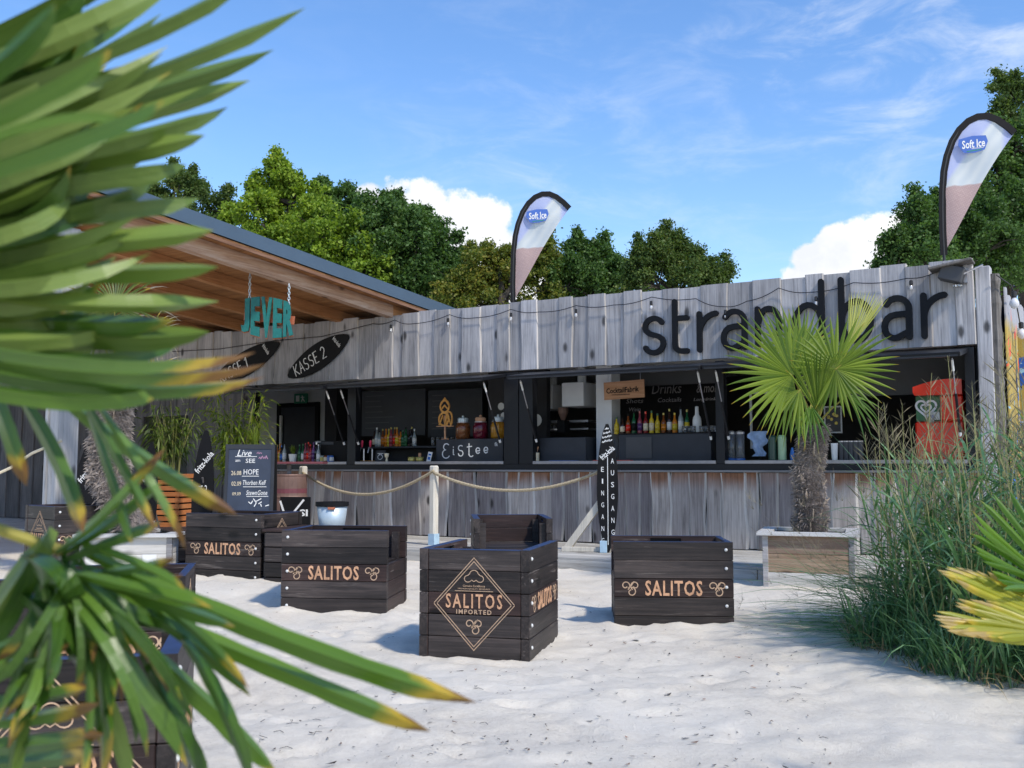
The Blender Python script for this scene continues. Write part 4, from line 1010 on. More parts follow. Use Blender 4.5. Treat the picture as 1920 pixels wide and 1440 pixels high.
bk = MB(); bk.box(-Wc / 2, -Wc / 2 + .04, -.02, .02, 0, Hc, 0, B_); bk.box(Wc / 2 - .04, Wc / 2, -.02, .02, 0, Hc, 0, B_); bk.box(-Wc / 2 + .04, Wc / 2 - .04, -.01, .01, .1, Hc - .02, 0, B_); obj('rear_leaf', bk, M['blackmatt'], t)
ch = MB(); sx = Wc / 93.0; sz = 120 / 120 * (13.0 / FPX)
def cw(s, u, v, w, h, mi=0, **k):
    c_ = MB(); obj('chalk_line', add_text(c_, s, (u - 463) * sx, Hc - (v - 830) * sz * 1.0, w * sx, h * sz, -.0125, .0015, 0, A, **k), M[('chalk', 'chalkyellow', 'chalkpink')[mi]], t)
def cl(u0, v0, u1, v1, w=1.0, mi=0): ch.stroke([((u0 - 463) * sx, Hc - (v0 - 830) * sz), ((u1 - 463) * sx, Hc - (v1 - 830) * sz)], w * sz, -.0142, -.0125, mi, A, False)
cw('Live', 452, 846, 27, 12, 0, shear=.3); cl(435, 853, 476, 853); cw('am', 440, 861, 9, 4); cw('SEE', 464, 861, 18, 8)
squiggle(ch, (476 - 463) * sx, Hc - 17 * sz, 9 * sx, 6 * sz, -.0142, -.0125, 2, 3, 0, A); squiggle(ch, (480 - 463) * sx, Hc - 26 * sz, 16 * sx, 9 * sz, -.0142, -.0125, 2, 4, 0, A)
cw('26.08', 438, 884, 19, 8, 1); cw('HOPE', 466, 882, 28, 10); cl(449, 890, 481, 890)
cw('02.09', 439, 904, 18, 8, 1); cw('Thorben Kelf', 473, 902, 44, 9, 0, shear=.2); cl(452, 910, 496, 910)
cw('09.09', 440, 923, 16, 6, 1); cw('StewnGone', 478, 921, 40, 9, 0, shear=.25); cl(459, 928, 500, 928)
for q in ((463, 938, 468, 942), (468, 942, 471, 936), (472, 932, 478, 940), (476, 938, 487, 932), (478, 940, 474, 947), (482, 942, 488, 938), (486, 942, 488, 947), (495, 946, 502, 944)): cl(*q, 1.6)
obj('chalk_marks', ch, [M['chalk'], M['chalkyellow'], M['chalkpink']], t)['kind'] = 'stuff'

# rusty barrel, small sign with white lines
a = D(540, 1000, 15.6); BB = Vector((a.x, a.y, .15))
t = thing('barrel', 'rusty rose coloured steel barrel standing against the counter front', 'barrel', BB)
obj('barrel_body', MB().lathe([(.27, 0), (.275, .02), (.275, .30), (.287, .32), (.275, .34), (.275, .62), (.287, .64), (.275, .66), (.275, .95), (.285, .97), (.275, .985), (.255, .985), (.255, .96)], 28), M['barrel'], t, smooth=False)
obj('painted_band', MB().lathe([(.2765, .70), (.2765, .77)], 28), M['purple'], t)
obj('table_post', MB().tube([(0, 0, .9), (0, 0, 1.14)], .035, 8), M['trim'], t)
obj('table_top', MB().box(-.42, .55, -.20, .22, 1.14, 1.175, bev=.006), M['purple'], t)
a = D(553, 960, 14.9); t = thing('small_sign', 'small black sign with white slanted lines beside the barrel foot', 'sign', (a.x, a.y, .15), R_(-15))
obj('sign_board', MB().box(-.24, .24, 0, .02, 0, .66), M['blackmatt'], t)
b = MB(); b.stroke([(-.05, .40), (.14, .62)], .03, -.002, .0005, 0, None, False); b.stroke([(-.24, .60), (-.18, .44)], .03, -.002, .0005, 0, None, False); add_text(b, 'SI', .14, .43, .13, .10, 0, .002, 0, None, bold=.03); obj('lettering', b, M['chalk'], t)
# ------------------------------------------------------------------ things in the serving hatches (placed in the building frame)
def at(u, v, y): x, z = WL(u, v, y); return x, z
def inbar(name, label, cat, u, z, y, group=None, v=860):
    x = at(u, v, y)[0]; return thing(name, label, cat, bw(x, y, z), BA, group)
WT = 1.331
def bmat(c, rough=.15): return flat('bottle_%d' % len(bpy.data.materials), c, rough, var=.03)
BOTTLE_C = {'amber': (.20, .055, .010, 1), 'dark brown': (.035, .015, .008, 1), 'green': (.01, .09, .03, 1), 'clear': (.30, .34, .34, 1), 'orange': (.55, .18, .015, 1), 'yellow': (.58, .42, .03, 1), 'pink': (.26, .05, .07, 1), 'red': (.20, .015, .015, 1), 'blue': (.03, .13, .42, 1), 'violet': (.10, .04, .14, 1), 'black': (.012, .012, .014, 1)}
BM = {k: bmat(v) for k, v in BOTTLE_C.items()}
LAB = {'white': M['white'], 'gold': M['bowl'], 'cream': M['chalkyellow'], 'black': M['blackmatt'], 'red': M['red'], 'green': M['green'], 'orange': BM['orange'], 'blue': BM['blue'], 'pink': BM['pink'], 'yellow': BM['yellow'], 'violet': BM['violet']}
def bottle(label, loc, h, r, col, lab, capc='gold', group=None):
    t = thing('bottle', label, 'bottle', loc, BA, group)
    obj('glass_body', MB().lathe([(r * .95, 0), (r, .01), (r, h * .52), (r * .85, h * .60), (r * .38, h * .72), (r * .34, h * .92)], 10), BM[col], t, smooth=True)
    obj('paper_label', MB().lathe([(r * 1.03, h * .14), (r * 1.03, h * .46)], 10), LAB[lab], t, smooth=True)
    obj('cap', MB().lathe([(r * .40, h * .90), (r * .42, h), (r * .1, h * 1.005)], 8), LAB[capc], t)
def bottle_row(cols, u0, u1, y, z, v, place, group, hs=(.24, .30), r=.034):
    n = len(cols)
    for i, (c, l, cp) in enumerate(cols):
        u = u0 + (u1 - u0) * i / max(1, n - 1); x = at(u, v, y)[0]; h = rng.uniform(*hs)
        bottle('%s bottle, %s label, %s from left %s' % (c, l, ORD[i], place), bw(x, y + rng.uniform(-.015, .015), z), h, r, c, l, cp, group)
# bay 1: bottles standing outside on the purple shelf side
bottle_row([('dark brown', 'white', 'white'), ('clear', 'white', 'white'), ('amber', 'white', 'gold'), ('orange', 'orange', 'gold'), ('orange', 'yellow', 'orange'), ('black', 'blue', 'blue'), ('clear', 'white', 'black')], 506, 533, .06, WT, 850, 'on counter beside chalkboard', 'drinks bottles on the left counter', (.29, .35))
bottle_row([('green', 'green', 'green'), ('green', 'white', 'green'), ('pink', 'pink', 'pink'), ('red', 'red', 'red'), ('red', 'pink', 'red'), ('violet', 'violet', 'violet'), ('black', 'black', 'white'), ('clear', 'white', 'white')], 562, 598, .08, WT, 850, 'on counter right of potted herb', 'drinks bottles on the left counter', (.29, .35))
for i, (u, c, l) in enumerate(((604, 'clear', 'gold'), (611, 'amber', 'cream'), (617, 'blue', 'blue'), (622, 'blue', 'white'))):
    x = at(u, 855, .1)[0]; t = thing('jar', '%s of four small jars, %s label, ending the left bottle row' % (ORD[i], l), 'jar', bw(x, .1, WT), BA, 'small jars on the left counter')
    obj('jar_body', MB().lathe([(.035, 0), (.037, .01), (.037, .09), (.03, .11)], 10), BM[c], t); obj('paper_label', MB().lathe([(.038, .02), (.038, .08)], 10), LAB[l], t)
t = inbar('potted_herb', 'small green herb in a white pot between the bottles', 'potted plant', 549, WT, .05)
obj('pot', MB().lathe([(.055, 0), (.075, .14), (.065, .14), (.06, .12)], 14), M['white'], t)
b = MB()
for i in range(60):
    a = rng.uniform(0, 6.28); q = Vector((math.cos(a), math.sin(a), 0)); h = rng.uniform(.08, .2); sd = Vector((-q.y, q.x, 0)) * .008; tp = q * rng.uniform(.02, .1) + Vector((0, 0, .12 + h)); m = q * .03 + Vector((0, 0, .12 + h * .5)); b.add([q * .02 + Vector((0, 0, .12)), m + sd, tp, m - sd], [(0, 1, 2, 3)])
obj('foliage', b, M['bamboo'], t)['kind'] = 'stuff'
# bay 1 room: grey wall, door, exit sign
t = thing('inner_door', 'dark framed glass door in the grey wall behind the left hatch', 'door', bw(at(565, 800, 2.2)[0], 2.2, .15), BA)
x0, z0 = at(523, 757, 2.2); x1, _ = at(601, 757, 2.2); xm = at(565, 800, 2.2)[0]; H_ = z0 - .15
b = MB(); b.box(x0 - xm, x0 - xm + .09, -.06, .0, 0, H_); b.box(x1 - xm - .09, x1 - xm, -.06, .0, 0, H_); b.box(x0 - xm + .09, x1 - xm - .09, -.06, .0, H_ - .09, H_); b.box(x0 - xm + .09, x1 - xm - .09, -.06, .0, 1.1, 1.2); obj('frame', b, M['blackmatt'], t)
obj('glass_pane', MB().box(x0 - xm + .09, x1 - xm - .09, -.04, -.03, 1.2, H_ - .09), M['slate'], t)
obj('push_handle', MB().box(x0 - xm + .12, x0 - xm + .17, -.10, -.065, 1.25, H_ - .25), M['white'], t)
xr = at(622, 757, 2.2)[0]
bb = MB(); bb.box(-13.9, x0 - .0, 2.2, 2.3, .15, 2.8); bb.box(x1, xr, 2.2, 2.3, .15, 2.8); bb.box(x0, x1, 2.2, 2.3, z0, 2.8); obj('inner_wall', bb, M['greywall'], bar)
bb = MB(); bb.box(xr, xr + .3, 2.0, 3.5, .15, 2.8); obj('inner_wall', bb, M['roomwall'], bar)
ex, ez = at(562, 747, 2.1); t = thing('exit_sign', 'green emergency exit pictogram sign above the inner door', 'sign', bw(ex, 2.12, ez), BA)
obj('sign_panel', MB().box(-.17, .17, 0, .04, -.10, .10), M['exitgreen'], t)
b = MB(); b.box(-.12, -.03, -.004, 0, -.06, .06); b.stroke([(.05, .05), (.06, -.01), (.03, -.06)], .022, -.004, 0); b.stroke([(.06, .0), (.11, -.06)], .02, -.004, 0); b.stroke([(.02, .02), (.10, .02)], .015, -.004, 0); obj('pictogram', b, M['white'], t)
t = inbar('black_cabinet', 'black cabinet at the right end of the left hatch counter', 'cabinet', 634, WT, .25); obj('cabinet_body', MB().box(-.32, .28, -.1, .3, 0, .36, bev=.006), M['blackmatt'], t)
obj('menu_strip', MB().box(-.30, -.02, -.106, -.101, .30, .35), M['slate'], t)
x = at(612, 832, .2)[0]
t = thing('chalk_label', 'thin strip with chalk writing over the bottle row', 'sign', bw(at(600, 829, .3)[0], .30, at(600, 829, .3)[1]), BA); b = MB(); b.box(-.13, .13, 0, .01, -.025, .025); squiggle(b, -.1, 0, .2, .03, -.002, 0, 1, 9); obj('strip', b, [M['slate'], M['chalk']], t)

# bay 2: iced tea counter
t = inbar('counter_sign', 'black box front with chalk lettering Eistee carrying the drink jars', 'sign', 877, WT, .16)
x0, _ = at(818, 840, .16); x1, _ = at(943, 840, .16); xc = at(877, 860, .16)[0]
zt = at(877, 823, .16)[1]
obj('box', MB().box(x0 - xc, x1 - xc, 0, .42, 0, zt - WT, bev=.004), M['slate'], t)
b = MB(); hz = zt - WT
def es(pts, ox, s=.14, new=True):
    global b
    if new: b = MB()
    b.stroke([((p[0]) * s + ox, (p[1] - .5) * s + hz * .5) for p in pts], .016, -.003, 0, 0, None, True)
X = x0 - xc + .13
lt_ = lambda: obj('letter', b, M['chalk'], t)
es(arc(.35, .78, .28, .26, 40, 260, 8) + arc(.32, .22, .36, .34, 110, 330, 9), X, .2); lt_()
es([(.1, .62), (.1, .05), (.2, 0)], X + .19); es([(.1, .85), (.1, .88)], X + .19, new=False); lt_()
es(arc(.35, .72, .28, .26, 50, 260, 8) + arc(.35, .2, .28, .28, 80, -170, 8), X + .29, .16); lt_()
es([(.2, 1.1), (.2, .15)] + arc(.45, .15, .25, .25, 180, 320, 5), X + .47, .17); es([(.0, .8), (.5, .86)], X + .47, .17, new=False); lt_()
es([(.1, .4)] + arc(.35, .45, .25, .3, 0, 320, 10), X + .62, .15); lt_(); es([(.1, .45)] + arc(.35, .5, .25, .3, 0, 320, 10), X + .77, .15); lt_()
b = MB(); add_text(b, 'fk', x1 - xc - .12, hz * .75, .06, .06, 0, .003, 0); obj('logo_print', b, M['chalk'], t)
AM = glassy('brown_tea', (.26, .09, .03, 1), .06, .5); BU = glassy('burgundy_tea', (.16, .012, .03, 1), .06, .4); GO = glassy('golden_tea', (.62, .30, .03, 1), .06, .5)
for u, mm, nm, lid in ((868, AM, 'brown', 'zinc'), (901, BU, 'burgundy', 'copper'), (934, GO, 'golden', 'zinc')):
    x = at(u, 822, .34)[0]; t = thing('drink_jar', 'big glass jar of %s iced tea on the Eistee box' % nm, 'jar', bw(x, .34, zt + .002), BA, 'iced tea jars')
    obj('tea', MB().lathe([(.10, 0), (.118, .02), (.118, .20), (.095, .27)], 18), mm, t, smooth=True)
    obj('lid', MB().lathe([(.085, .27), (.088, .33), (.07, .345), (.02, .35), (.022, .375), (.006, .385)], 16), M[lid] if lid != 'copper' else M['signwood'], t)
    obj('ring', MB().lathe([(.098, .262), (.10, .278)], 16), M['steel'], t)
# golden ornament on a stand
t = inbar('ornament_stand', 'golden cut wood pineapple ornament on a pole beside the jars', 'ornament', 834, zt, .24)
x = at(834, 822, .24)[0]; sc = (bw(x, .24, 0).y) / FPX
b = MB(); b.box(-.055, .055, -.03, .03, 0, .012); b.box(-.012, .012, -.008, .008, 0, 45 * sc, 0); b.box(-.16, .16, -.02, .02, 24 * sc, 25.5 * sc); obj('stand', b, M['signwood'], t)
b = MB(); g = lambda dx, dz: (dx * sc, dz * sc)
b.stroke([(p[0], p[1]) for p in arc(0, 62 * sc, 10 * sc, 11 * sc, 0, 360, 16)], 3.2 * sc, -.016, 0); b.stroke([(p[0], p[1]) for p in arc(-2 * sc, 38 * sc, 11 * sc, 12 * sc, 0, 360, 16)], 3.2 * sc, -.0165, 0); b.stroke([(p[0], p[1]) for p in arc(10 * sc, 38 * sc, 7 * sc, 14 * sc, 0, 360, 14)], 2.6 * sc, -.017, 0)
b.stroke([g(-9, 66), g(0, 77), g(8, 66)], 3 * sc, -.0175, 0); b.stroke([g(-6, 58), g(0, 64), g(6, 58)], 2.4 * sc, -.018, 0); b.stroke([g(-12, 28), g(-4, 45), g(0, 30), g(8, 46), g(14, 28)], 2.4 * sc, -.0185, 0)
obj('cut_ornament', b, M['goldwood'], t)
# row of glasses behind
for i in range(6):
    x = at(812 + i * 9, 822, .62)[0]; t = thing('glass', '%s empty glass from the left in the row behind the golden ornament' % ORD[i], 'glass', bw(x, .62, WT + .27), BA, 'glasses behind the ornament'); obj('glass_body', MB().lathe([(.03, 0), (.036, .14), (.033, .14), (.028, .01)], 9), M['glass'], t, smooth=True)
obj('back_shelf', MB().box(at(690, 815, .9)[0], at(860, 815, .9)[0], .55, 1.15, WT + .235, WT + .265), M['slate'], bar)
obj('back_counter', MB().box(at(690, 815, .9)[0], at(945, 815, .9)[0], .95, 1.2, .15, WT + .23), M['slate'], bar)
cols = [('dark brown', 'cream', 'black'), ('clear', 'white', 'white'), ('clear', 'white', 'black'), ('amber', 'orange', 'gold'), ('orange', 'orange', 'orange'), ('yellow', 'yellow', 'gold'), ('pink', 'pink', 'gold'), ('amber', 'red', 'gold'), ('orange', 'yellow', 'gold'), ('orange', 'orange', 'black'), ('green', 'green', 'green'), ('green', 'green', 'black'), ('dark brown', 'black', 'black'), ('black', 'black', 'gold'), ('clear', 'white', 'white')]
bottle_row(cols, 701, 778, .85, WT + .267, 825, 'on dim shelf behind beer tap', 'drinks bottles on the back shelf', (.28, .34), .036)
# taps, little chalk sign, cup, bowls, tablet
t = inbar('beer_tap', 'beer tap with two pink handles and curved spouts', 'beer tap', 690, WT, .25)
b = MB()
for dx in (-.09, .09): b.tube([(dx, 0, 0), (dx, 0, .22), (dx - .02, -.06, .24), (dx - .03, -.08, .15)], .012, 6)
b.box(-.18, .18, -.06, .06, 0, .012); obj('spout', b, M['steel'], t)
for dx in (-.09, .09): obj('tap_handle', MB().lathe([(.014, 0), (.02, .05), (.022, .10), (.012, .12)], 8), M['pinktap'], t, (dx - .02, -.03, .25), (R_(15), R_(14), 0))
obj('drip_mat', MB().box(-.2, .2, -.1, .12, .013, .02), M['goldwood'], t)
t = inbar('chalk_sign', 'small chalk sign with a drawn pot on the counter', 'sign', 712, WT, .14); obj('slate_panel', MB().box(-.10, .10, 0, .012, 0, .19, 0, Matrix.Rotation(R_(-8), 4, 'X')), M['slate'], t)
b = MB(); A = Matrix.Rotation(R_(-8), 4, 'X'); b.stroke(arc(0, .08, .05, .04, 0, 360, 12), .008, -.003, 0, 0, A, False); b.stroke([(-.06, .14), (.06, .14)], .008, -.003, 0, 0, A, False); b.stroke([(-.03, .12), (.03, .12)], .008, -.0035, 0, 0, A, False); obj('drawing', b, M['chalk'], t)
t = inbar('cup', 'pale wooden goblet cup on the counter', 'cup', 725, WT, .06); obj('cup_body', MB().lathe([(.025, 0), (.02, .01), (.016, .06), (.035, .09), (.042, .14), (.036, .14), (.03, .1)], 12), M['chalkyellow'], t, smooth=True)
for i, u in enumerate((772, 787)):
    t = inbar('bowl', 'olive gold bowl, the %s of the pair on the counter' % ('one nearer the taps' if i == 0 else 'one beside the tablet'), 'bowl', u, WT, .05 + .02 * i, 'gold bowls on the counter'); obj('bowl_body', MB().lathe([(.05, 0), (.062, .015), (.066, .075), (.058, .075), (.05, .02)], 16), M['bowl'], t, smooth=True)
    if i: obj('cork', MB().lathe([(.02, .03), (.024, .13), (.02, .14)], 10), M['signwood'], t)
t = inbar('price_card', 'small white and blue card leaning on the counter', 'card', 803, WT, .05); b = MB(); A = Matrix.Rotation(R_(-10), 4, 'X') @ Matrix.Rotation(R_(8), 4, 'Y'); b.box(-.04, .04, 0, .008, 0, .16, 0, A); b.box(-.025, .025, -.002, 0, .03, .08, 1, A); b.box(-.025, .025, -.002, 0, .10, .13, 1, A); obj('card_panel', b, [M['white'], BM['blue']], t)
# dark menu boards on the back wall of bay 2
for i, (u0, u1) in enumerate(((678, 798), (802, 905))):
    xa, za = at(u0, 735, 1.6); xb, zb = at(u1, 815, 1.6)
    t = thing('menu_board', 'dim menu board, %s half of the back wall in the iced tea bar' % ('taps side' if i == 0 else 'jar side'), 'menu board', bw((xa + xb) / 2, 1.6, (za + zb) / 2), BA, 'menu boards')
    w = (xb - xa) / 2; obj('panel', MB().box(-w + .01, w - .01, 0, .03, -.42, .42), M['slate'], t)
    b = MB()
    for k in range(7): b.box(-w + .1, -w + .1 + rng.uniform(.3, .9) * w, -.003, 0, .32 - k * .1, .335 - k * .1)
    obj('faint_lines', b, M['greydark'], t)
for i, (u, v) in enumerate(((940, 762), (945, 780))):
    x, z = at(u, v, .8); t = thing('wall_plate', 'pale round plate, %s of two on the wall behind the golden jar' % ('upper' if i == 0 else 'lower'), 'plate', bw(x, .8, z), BA, 'round plates'); obj('disc', MB().lathe([(.05, 0), (.062, .008), (.02, .012)], 14), M['ceil'], t, (0, 0, 0), (R_(90), 0, 0))
xw = at(915, 760, .82)[0]; obj('inner_wall', MB().box(xw, -3.35, .83, .95, .15, 2.8), M['roomwall'], bar)
# bay 3: kitchen side
for i, (u0, u1, v0, v1, y) in enumerate(((1003, 1036, 722, 767, 1.0), (1053, 1094, 718, 761, .55))):
    x0, z1 = at(u0, v0, y); x1, z0 = at(u1, v1, y); t = thing('ceiling_box', 'white boxy extractor housing, %s one' % ('left and farther' if i == 0 else 'right and nearer, with a pipe above'), 'extractor', bw((x0 + x1) / 2, y, z0), BA, 'white extractor housings')
    w = (x1 - x0) / 2; obj('housing', MB().box(-w, w, 0, .55, 0, z1 - z0, bev=.01), M['greywall'], t)
    obj('pipe', MB().tube([(w * .2, .25, z1 - z0), (w * .2, .25, 2.79 - z0)], .07, 12), M['greywall'], t)
xa = at(1118, 790, .45)[0]; xb = at(1147, 790, .45)[0]; obj('inner_pillar', MB().box(xa, xb, .45, .75, .15, 2.79), M['greywall'], bar)
xa, z1 = at(1132, 716, .25); xb, z0 = at(1208, 746, .25); t = thing('wooden_sign', 'wooden plank sign CocktailFabrik hanging in the hatch', 'sign', bw((xa + xb) / 2, .25, (z0 + z1) / 2), BA); w, h = (xb - xa) / 2, (z1 - z0) / 2
obj('plank', MB().box(-w, w, 0, .025, -h, h, 0, Matrix.Rotation(R_(-2), 4, 'Y'), .003), M['signwood'], t); b = MB(); add_text(b, 'CocktailFabrik', -.02, 0, w * 1.62, h * .62, 0, .002, 0, Matrix.Rotation(R_(-2), 4, 'Y'), bold=.025); squiggle(b, -w * .6, -h * .55, w * .9, h * .2, -.002, 0, 0, 4); obj('lettering', b, M['blackmatt'], t)
obj('hanger', MB().tube([(-w * .8, .012, h), (-w * .8, .012, 2.75 - (z0 + z1) / 2)], .004, 5).tube([(w * .8, .012, h), (w * .8, .012, 2.75 - (z0 + z1) / 2)], .004, 5), M['steel'], t)
for i, (u0, u1, v0, nm) in enumerate(((1012, 1098, 821, 'under the white extractor housings'), (1160, 1333, 815, 'right of the entrance surfboard'))):
    x0, z1 = at(u0, v0, .18); x1, _ = at(u1, v0, .18); t = thing('counter_cabinet', 'dark slate cabinet on the counter %s' % nm, 'cabinet', bw((x0 + x1) / 2, .18, WT), BA, 'dark counter cabinets'); w = (x1 - x0) / 2
    obj('cabinet_body', MB().box(-w, w, 0, .4, 0, z1 - WT, bev=.006), M['slate'], t)
    if i: obj('door_panel', MB().box(-w + .12, -w + .52, -.012, -.001, .04, z1 - WT - .04), M['greydark'], t); obj('top_tray', MB().box(-w, w, -.01, .41, z1 - WT + .001, z1 - WT + .015), M['blackmatt'], t)
    if i: ctz = z1 + .016
t = inbar('knife_jar', 'cream jar with sticks at the left end of the kitchen hatch', 'jar', 1006, WT, .10); obj('jar_body', MB().lathe([(.04, 0), (.045, .13), (.038, .13)], 12), M['chalkyellow'], t); b = MB()
for k in range(5): b.tube([(0, 0, .1), (rng.uniform(-.03, .03), rng.uniform(-.03, .03), .22)], .005, 4)
obj('sticks', b, M['signwood'], t)
for i, (u, nm) in enumerate(((1128, 'left of the surfboard'), (1170, 'right of the surfboard'))):
    t = inbar('red_mat', 'flat red bar mat %s' % nm, 'bar mat', u, WT, .05, 'red bar mats'); obj('mat', MB().box(-.12, .12, -.05, .05, 0, .012), M['red'], t)
t = inbar('blue_mat', 'flat blue bar mat in front of the left slate cabinet', 'bar mat', 1060, WT, .05); obj('mat', MB().box(-.25, .2, -.05, .05, 0, .010), BM['blue'], t)
xa, z1 = at(1150, 712, 1.7); xb, z0 = at(1345, 812, 1.7); t = thing('menu_board', 'big black chalk menu behind the cocktail bottles', 'menu board', bw((xa + xb) / 2, 1.7, z0), BA, 'menu boards'); w = (xb - xa) / 2
obj('panel', MB().box(-w, w, 0, .03, 0, z1 - z0), M['blackmatt'], t); h = z1 - z0
for s, cx, cz, ww, hh in (('Drinks', .05, .80, .5, .16), ('& more', .75, .78, .4, .14), ('Cocktails', .1, .60, .4, .07), ('Longdrinks', .7, .58, .4, .06), ('Shots', -.5, .6, .3, .07), ('Wein', -.5, .45, .2, .06)): b = MB(); add_text(b, s, cx, cz * h, ww, hh, 0, .002, 0, None, shear=.2); obj('chalk_writing', b, M['ledge'], t)
cols = [('yellow', 'yellow', 'green'), ('dark brown', 'cream', 'black'), ('amber', 'red', 'black'), ('green', 'black', 'black'), ('pink', 'violet', 'pink'), ('red', 'cream', 'red'), ('yellow', 'cream', 'green'), ('yellow', 'yellow', 'green'), ('amber', 'orange', 'gold'), ('dark brown', 'white', 'gold'), ('orange', 'yellow', 'yellow'), ('clear', 'white', 'black'), ('green', 'yellow', 'gold')]
bottle_row(cols, 1156, 1288, .42, ctz, 805, 'in cocktail bottle row', 'cocktail bottles', (.24, .38), .037)
t = inbar('shaker_bottle', 'pale grey plastic bottle with long neck right of the cocktail bottles', 'bottle', 1308, ctz, .34); obj('bottle_body', MB().lathe([(.06, 0), (.065, .02), (.062, .17), (.05, .22), (.028, .25), (.024, .36), (.016, .37)], 12), M['ceil'], t, smooth=True)
for i in range(8):
    u = 1284 + i * 8
    if abs(u - 1308) < 5: continue
    t = thing('glass', '%s upturned tumbler in the sparkling group right of the cocktail bottles' % ORD[i], 'glass', bw(at(u, 805, .26)[0], .26 + .03 * (i % 2), ctz), BA, 'tumblers on the slate cabinet'); obj('glass_body', MB().lathe([(.035, 0), (.04, .09), (.036, .09), (.03, .008)], 9), M['glass'], t, smooth=True)
# dark kitchen bits of bay 3
xa = at(1003, 800, 1.3)[0]; xb = at(1116, 800, 1.3)[0]
b = MB(); b.box(xa, xb, 1.3, 1.9, .15, 1.55); obj('kitchen_unit', b, M['greydark'], bar); obj('steel_shelf', MB().box(xa + .5, xb + .05, .95, 1.3, at(1080, 792, 1.0)[1], at(1080, 788, 1.0)[1]), M['steel'], bar); obj('steel_shelf', MB().box(xa + .0, xb + .05, .95, 1.3, at(1080, 806, 1.0)[1], at(1080, 803, 1.0)[1]), M['steel'], bar)
t = thing('coffee_grinder', 'dark coffee grinder with hopper below the extractor housings', 'grinder', bw(at(1056, 800, .85)[0], .85, at(1056, 812, .85)[1]), BA); obj('grinder_body', MB().box(-.07, .07, -.09, .09, 0, .2, bev=.01), M['blackmatt'], t); obj('hopper', MB().lathe([(.03, .2), (.08, .32), (.08, .4)], 12), M['barrel'], t)
t = thing('wall_plate', 'pale round disc on the dark wall left of the coffee grinder', 'plate', bw(at(1006, 788, .7)[0], .7, at(1006, 788, .7)[1]), BA); obj('disc', MB().lathe([(.08, 0), (.10, .01), (.03, .014)], 16), M['ceil'], t, (0, 0, 0), (R_(90), 0, 0))
for i in range(3):
    t = thing('glass', '%s clear glass from the left beside the coffee grinder' % ORD[i], 'glass', bw(at(1026 + i * 8, 803, .95)[0], 1.05, at(1030, 803, 1.0)[1] + .0), BA, 'glasses beside the grinder'); obj('glass_body', MB().lathe([(.03, 0), (.038, .13), (.034, .13), (.028, .01)], 9), M['glass'], t, smooth=True)
# ceiling panels and inner window of bays 3 and 4
xa = at(1150, 700, 1.2)[0]; xb = at(1345, 700, 1.2)[0]; obj('lintel_panel', MB().box(xa, xb, 1.2, 1.26, at(1250, 722, 1.2)[1], 2.79), M['greydark'], bar)
xa = at(1500, 700, .9)[0]; xb = 2.95; obj('lintel_panel', MB().box(xa, xb, .9, .96, at(1700, 740, .9)[1], 2.79), M['greydark'], bar)
b = MB(); xa, z1 = at(1545, 762, 1.4); xb, z0 = at(1580, 812, 1.4); t = thing('framed_picture', 'grey framed picture with yellow flowers behind the palm trunk', 'picture', bw((xa + xb) / 2, 1.4, (z0 + z1) / 2), BA); w, h = (xb - xa) / 2, (z1 - z0) / 2
b.box(-w, -w + .02, -.02, 0, -h, h); b.box(w - .02, w, -.02, 0, -h, h); b.box(-w + .02, w - .02, -.02, 0, h - .02, h); b.box(-w + .02, w - .02, -.02, 0, -h, -h + .02); obj('frame', b, M['greywall'], t); obj('print', MB().box(-w + .02, w - .02, -.005, 0, -h + .02, h - .02), M['greydark'], t)
b = MB()
for i in range(7): b.lathe([(.025, 0), (.02, .004)], 7, 0, (rng.uniform(-w * .6, w * .6), rng.uniform(-h * .5, h * .4), 0))
obj('flowers', b, BM['yellow'], t, (0, -.006, 0), (R_(90), 0, 0))
xa, z1 = at(1405, 735, 1.3); xb, z0 = at(1545, 840, 1.3); b = MB(); b.box(xa, xa + .03, 1.3, 1.33, z0, z1); b.box(xa + .03, xb, 1.3, 1.33, z1 - .03, z1); obj('window_bar', b, M['greywall'], bar)
# bay 4 counter things
for i, u in enumerate((1372, 1388)):
    t = inbar('drink_dispenser', 'clear cylinder dispenser, %s' % ('one next to the black pillar' if i == 0 else 'one nearer the blue towel'), 'dispenser', u, WT, .2, 'clear dispensers'); obj('cylinder', MB().lathe([(.06, 0), (.06, .36), (.055, .36), (.055, .01)], 14), M['glass'], t, smooth=True); obj('lid', MB().lathe([(.062, .36), (.062, .39), (.02, .41)], 14), M['steel'], t); obj('base', MB().lathe([(.07, -.0), (.07, .03)], 14), BM['blue'], t)
t = inbar('hanging_towel', 'crumpled pale blue and white towel on a stand', 'towel', 1423, WT, .3); b = MB(); V = []; n = 9
for j in range(n):
    for i in range(7): V.append(((i / 6 - .5) * .2 * (1 - .3 * math.sin(j * .7)) + .03 * math.sin(j * 1.7), .03 * math.sin(i * 1.9 + j * .8), .06 + j / (n - 1) * .34))
b.add(V, [(j * 7 + i, j * 7 + i + 1, (j + 1) * 7 + i + 1, (j + 1) * 7 + i) for j in range(n - 1) for i in range(6)]); obj('cloth', b, flat('pale_blue_towel', (.34, .46, .66, 1), .9, var=.3, scale=9), t, smooth=True); obj('stand', MB().tube([(0, .05, 0), (0, .05, .42)], .012, 6).box(-.08, .08, -.03, .13, 0, .01), M['black'], t)
CG = flat('pale_green_can', (.34, .50, .30, 1), .35, var=.08, scale=20); CG2 = flat('deep_green_can', (.02, .06, .045, 1), .35, var=.1)
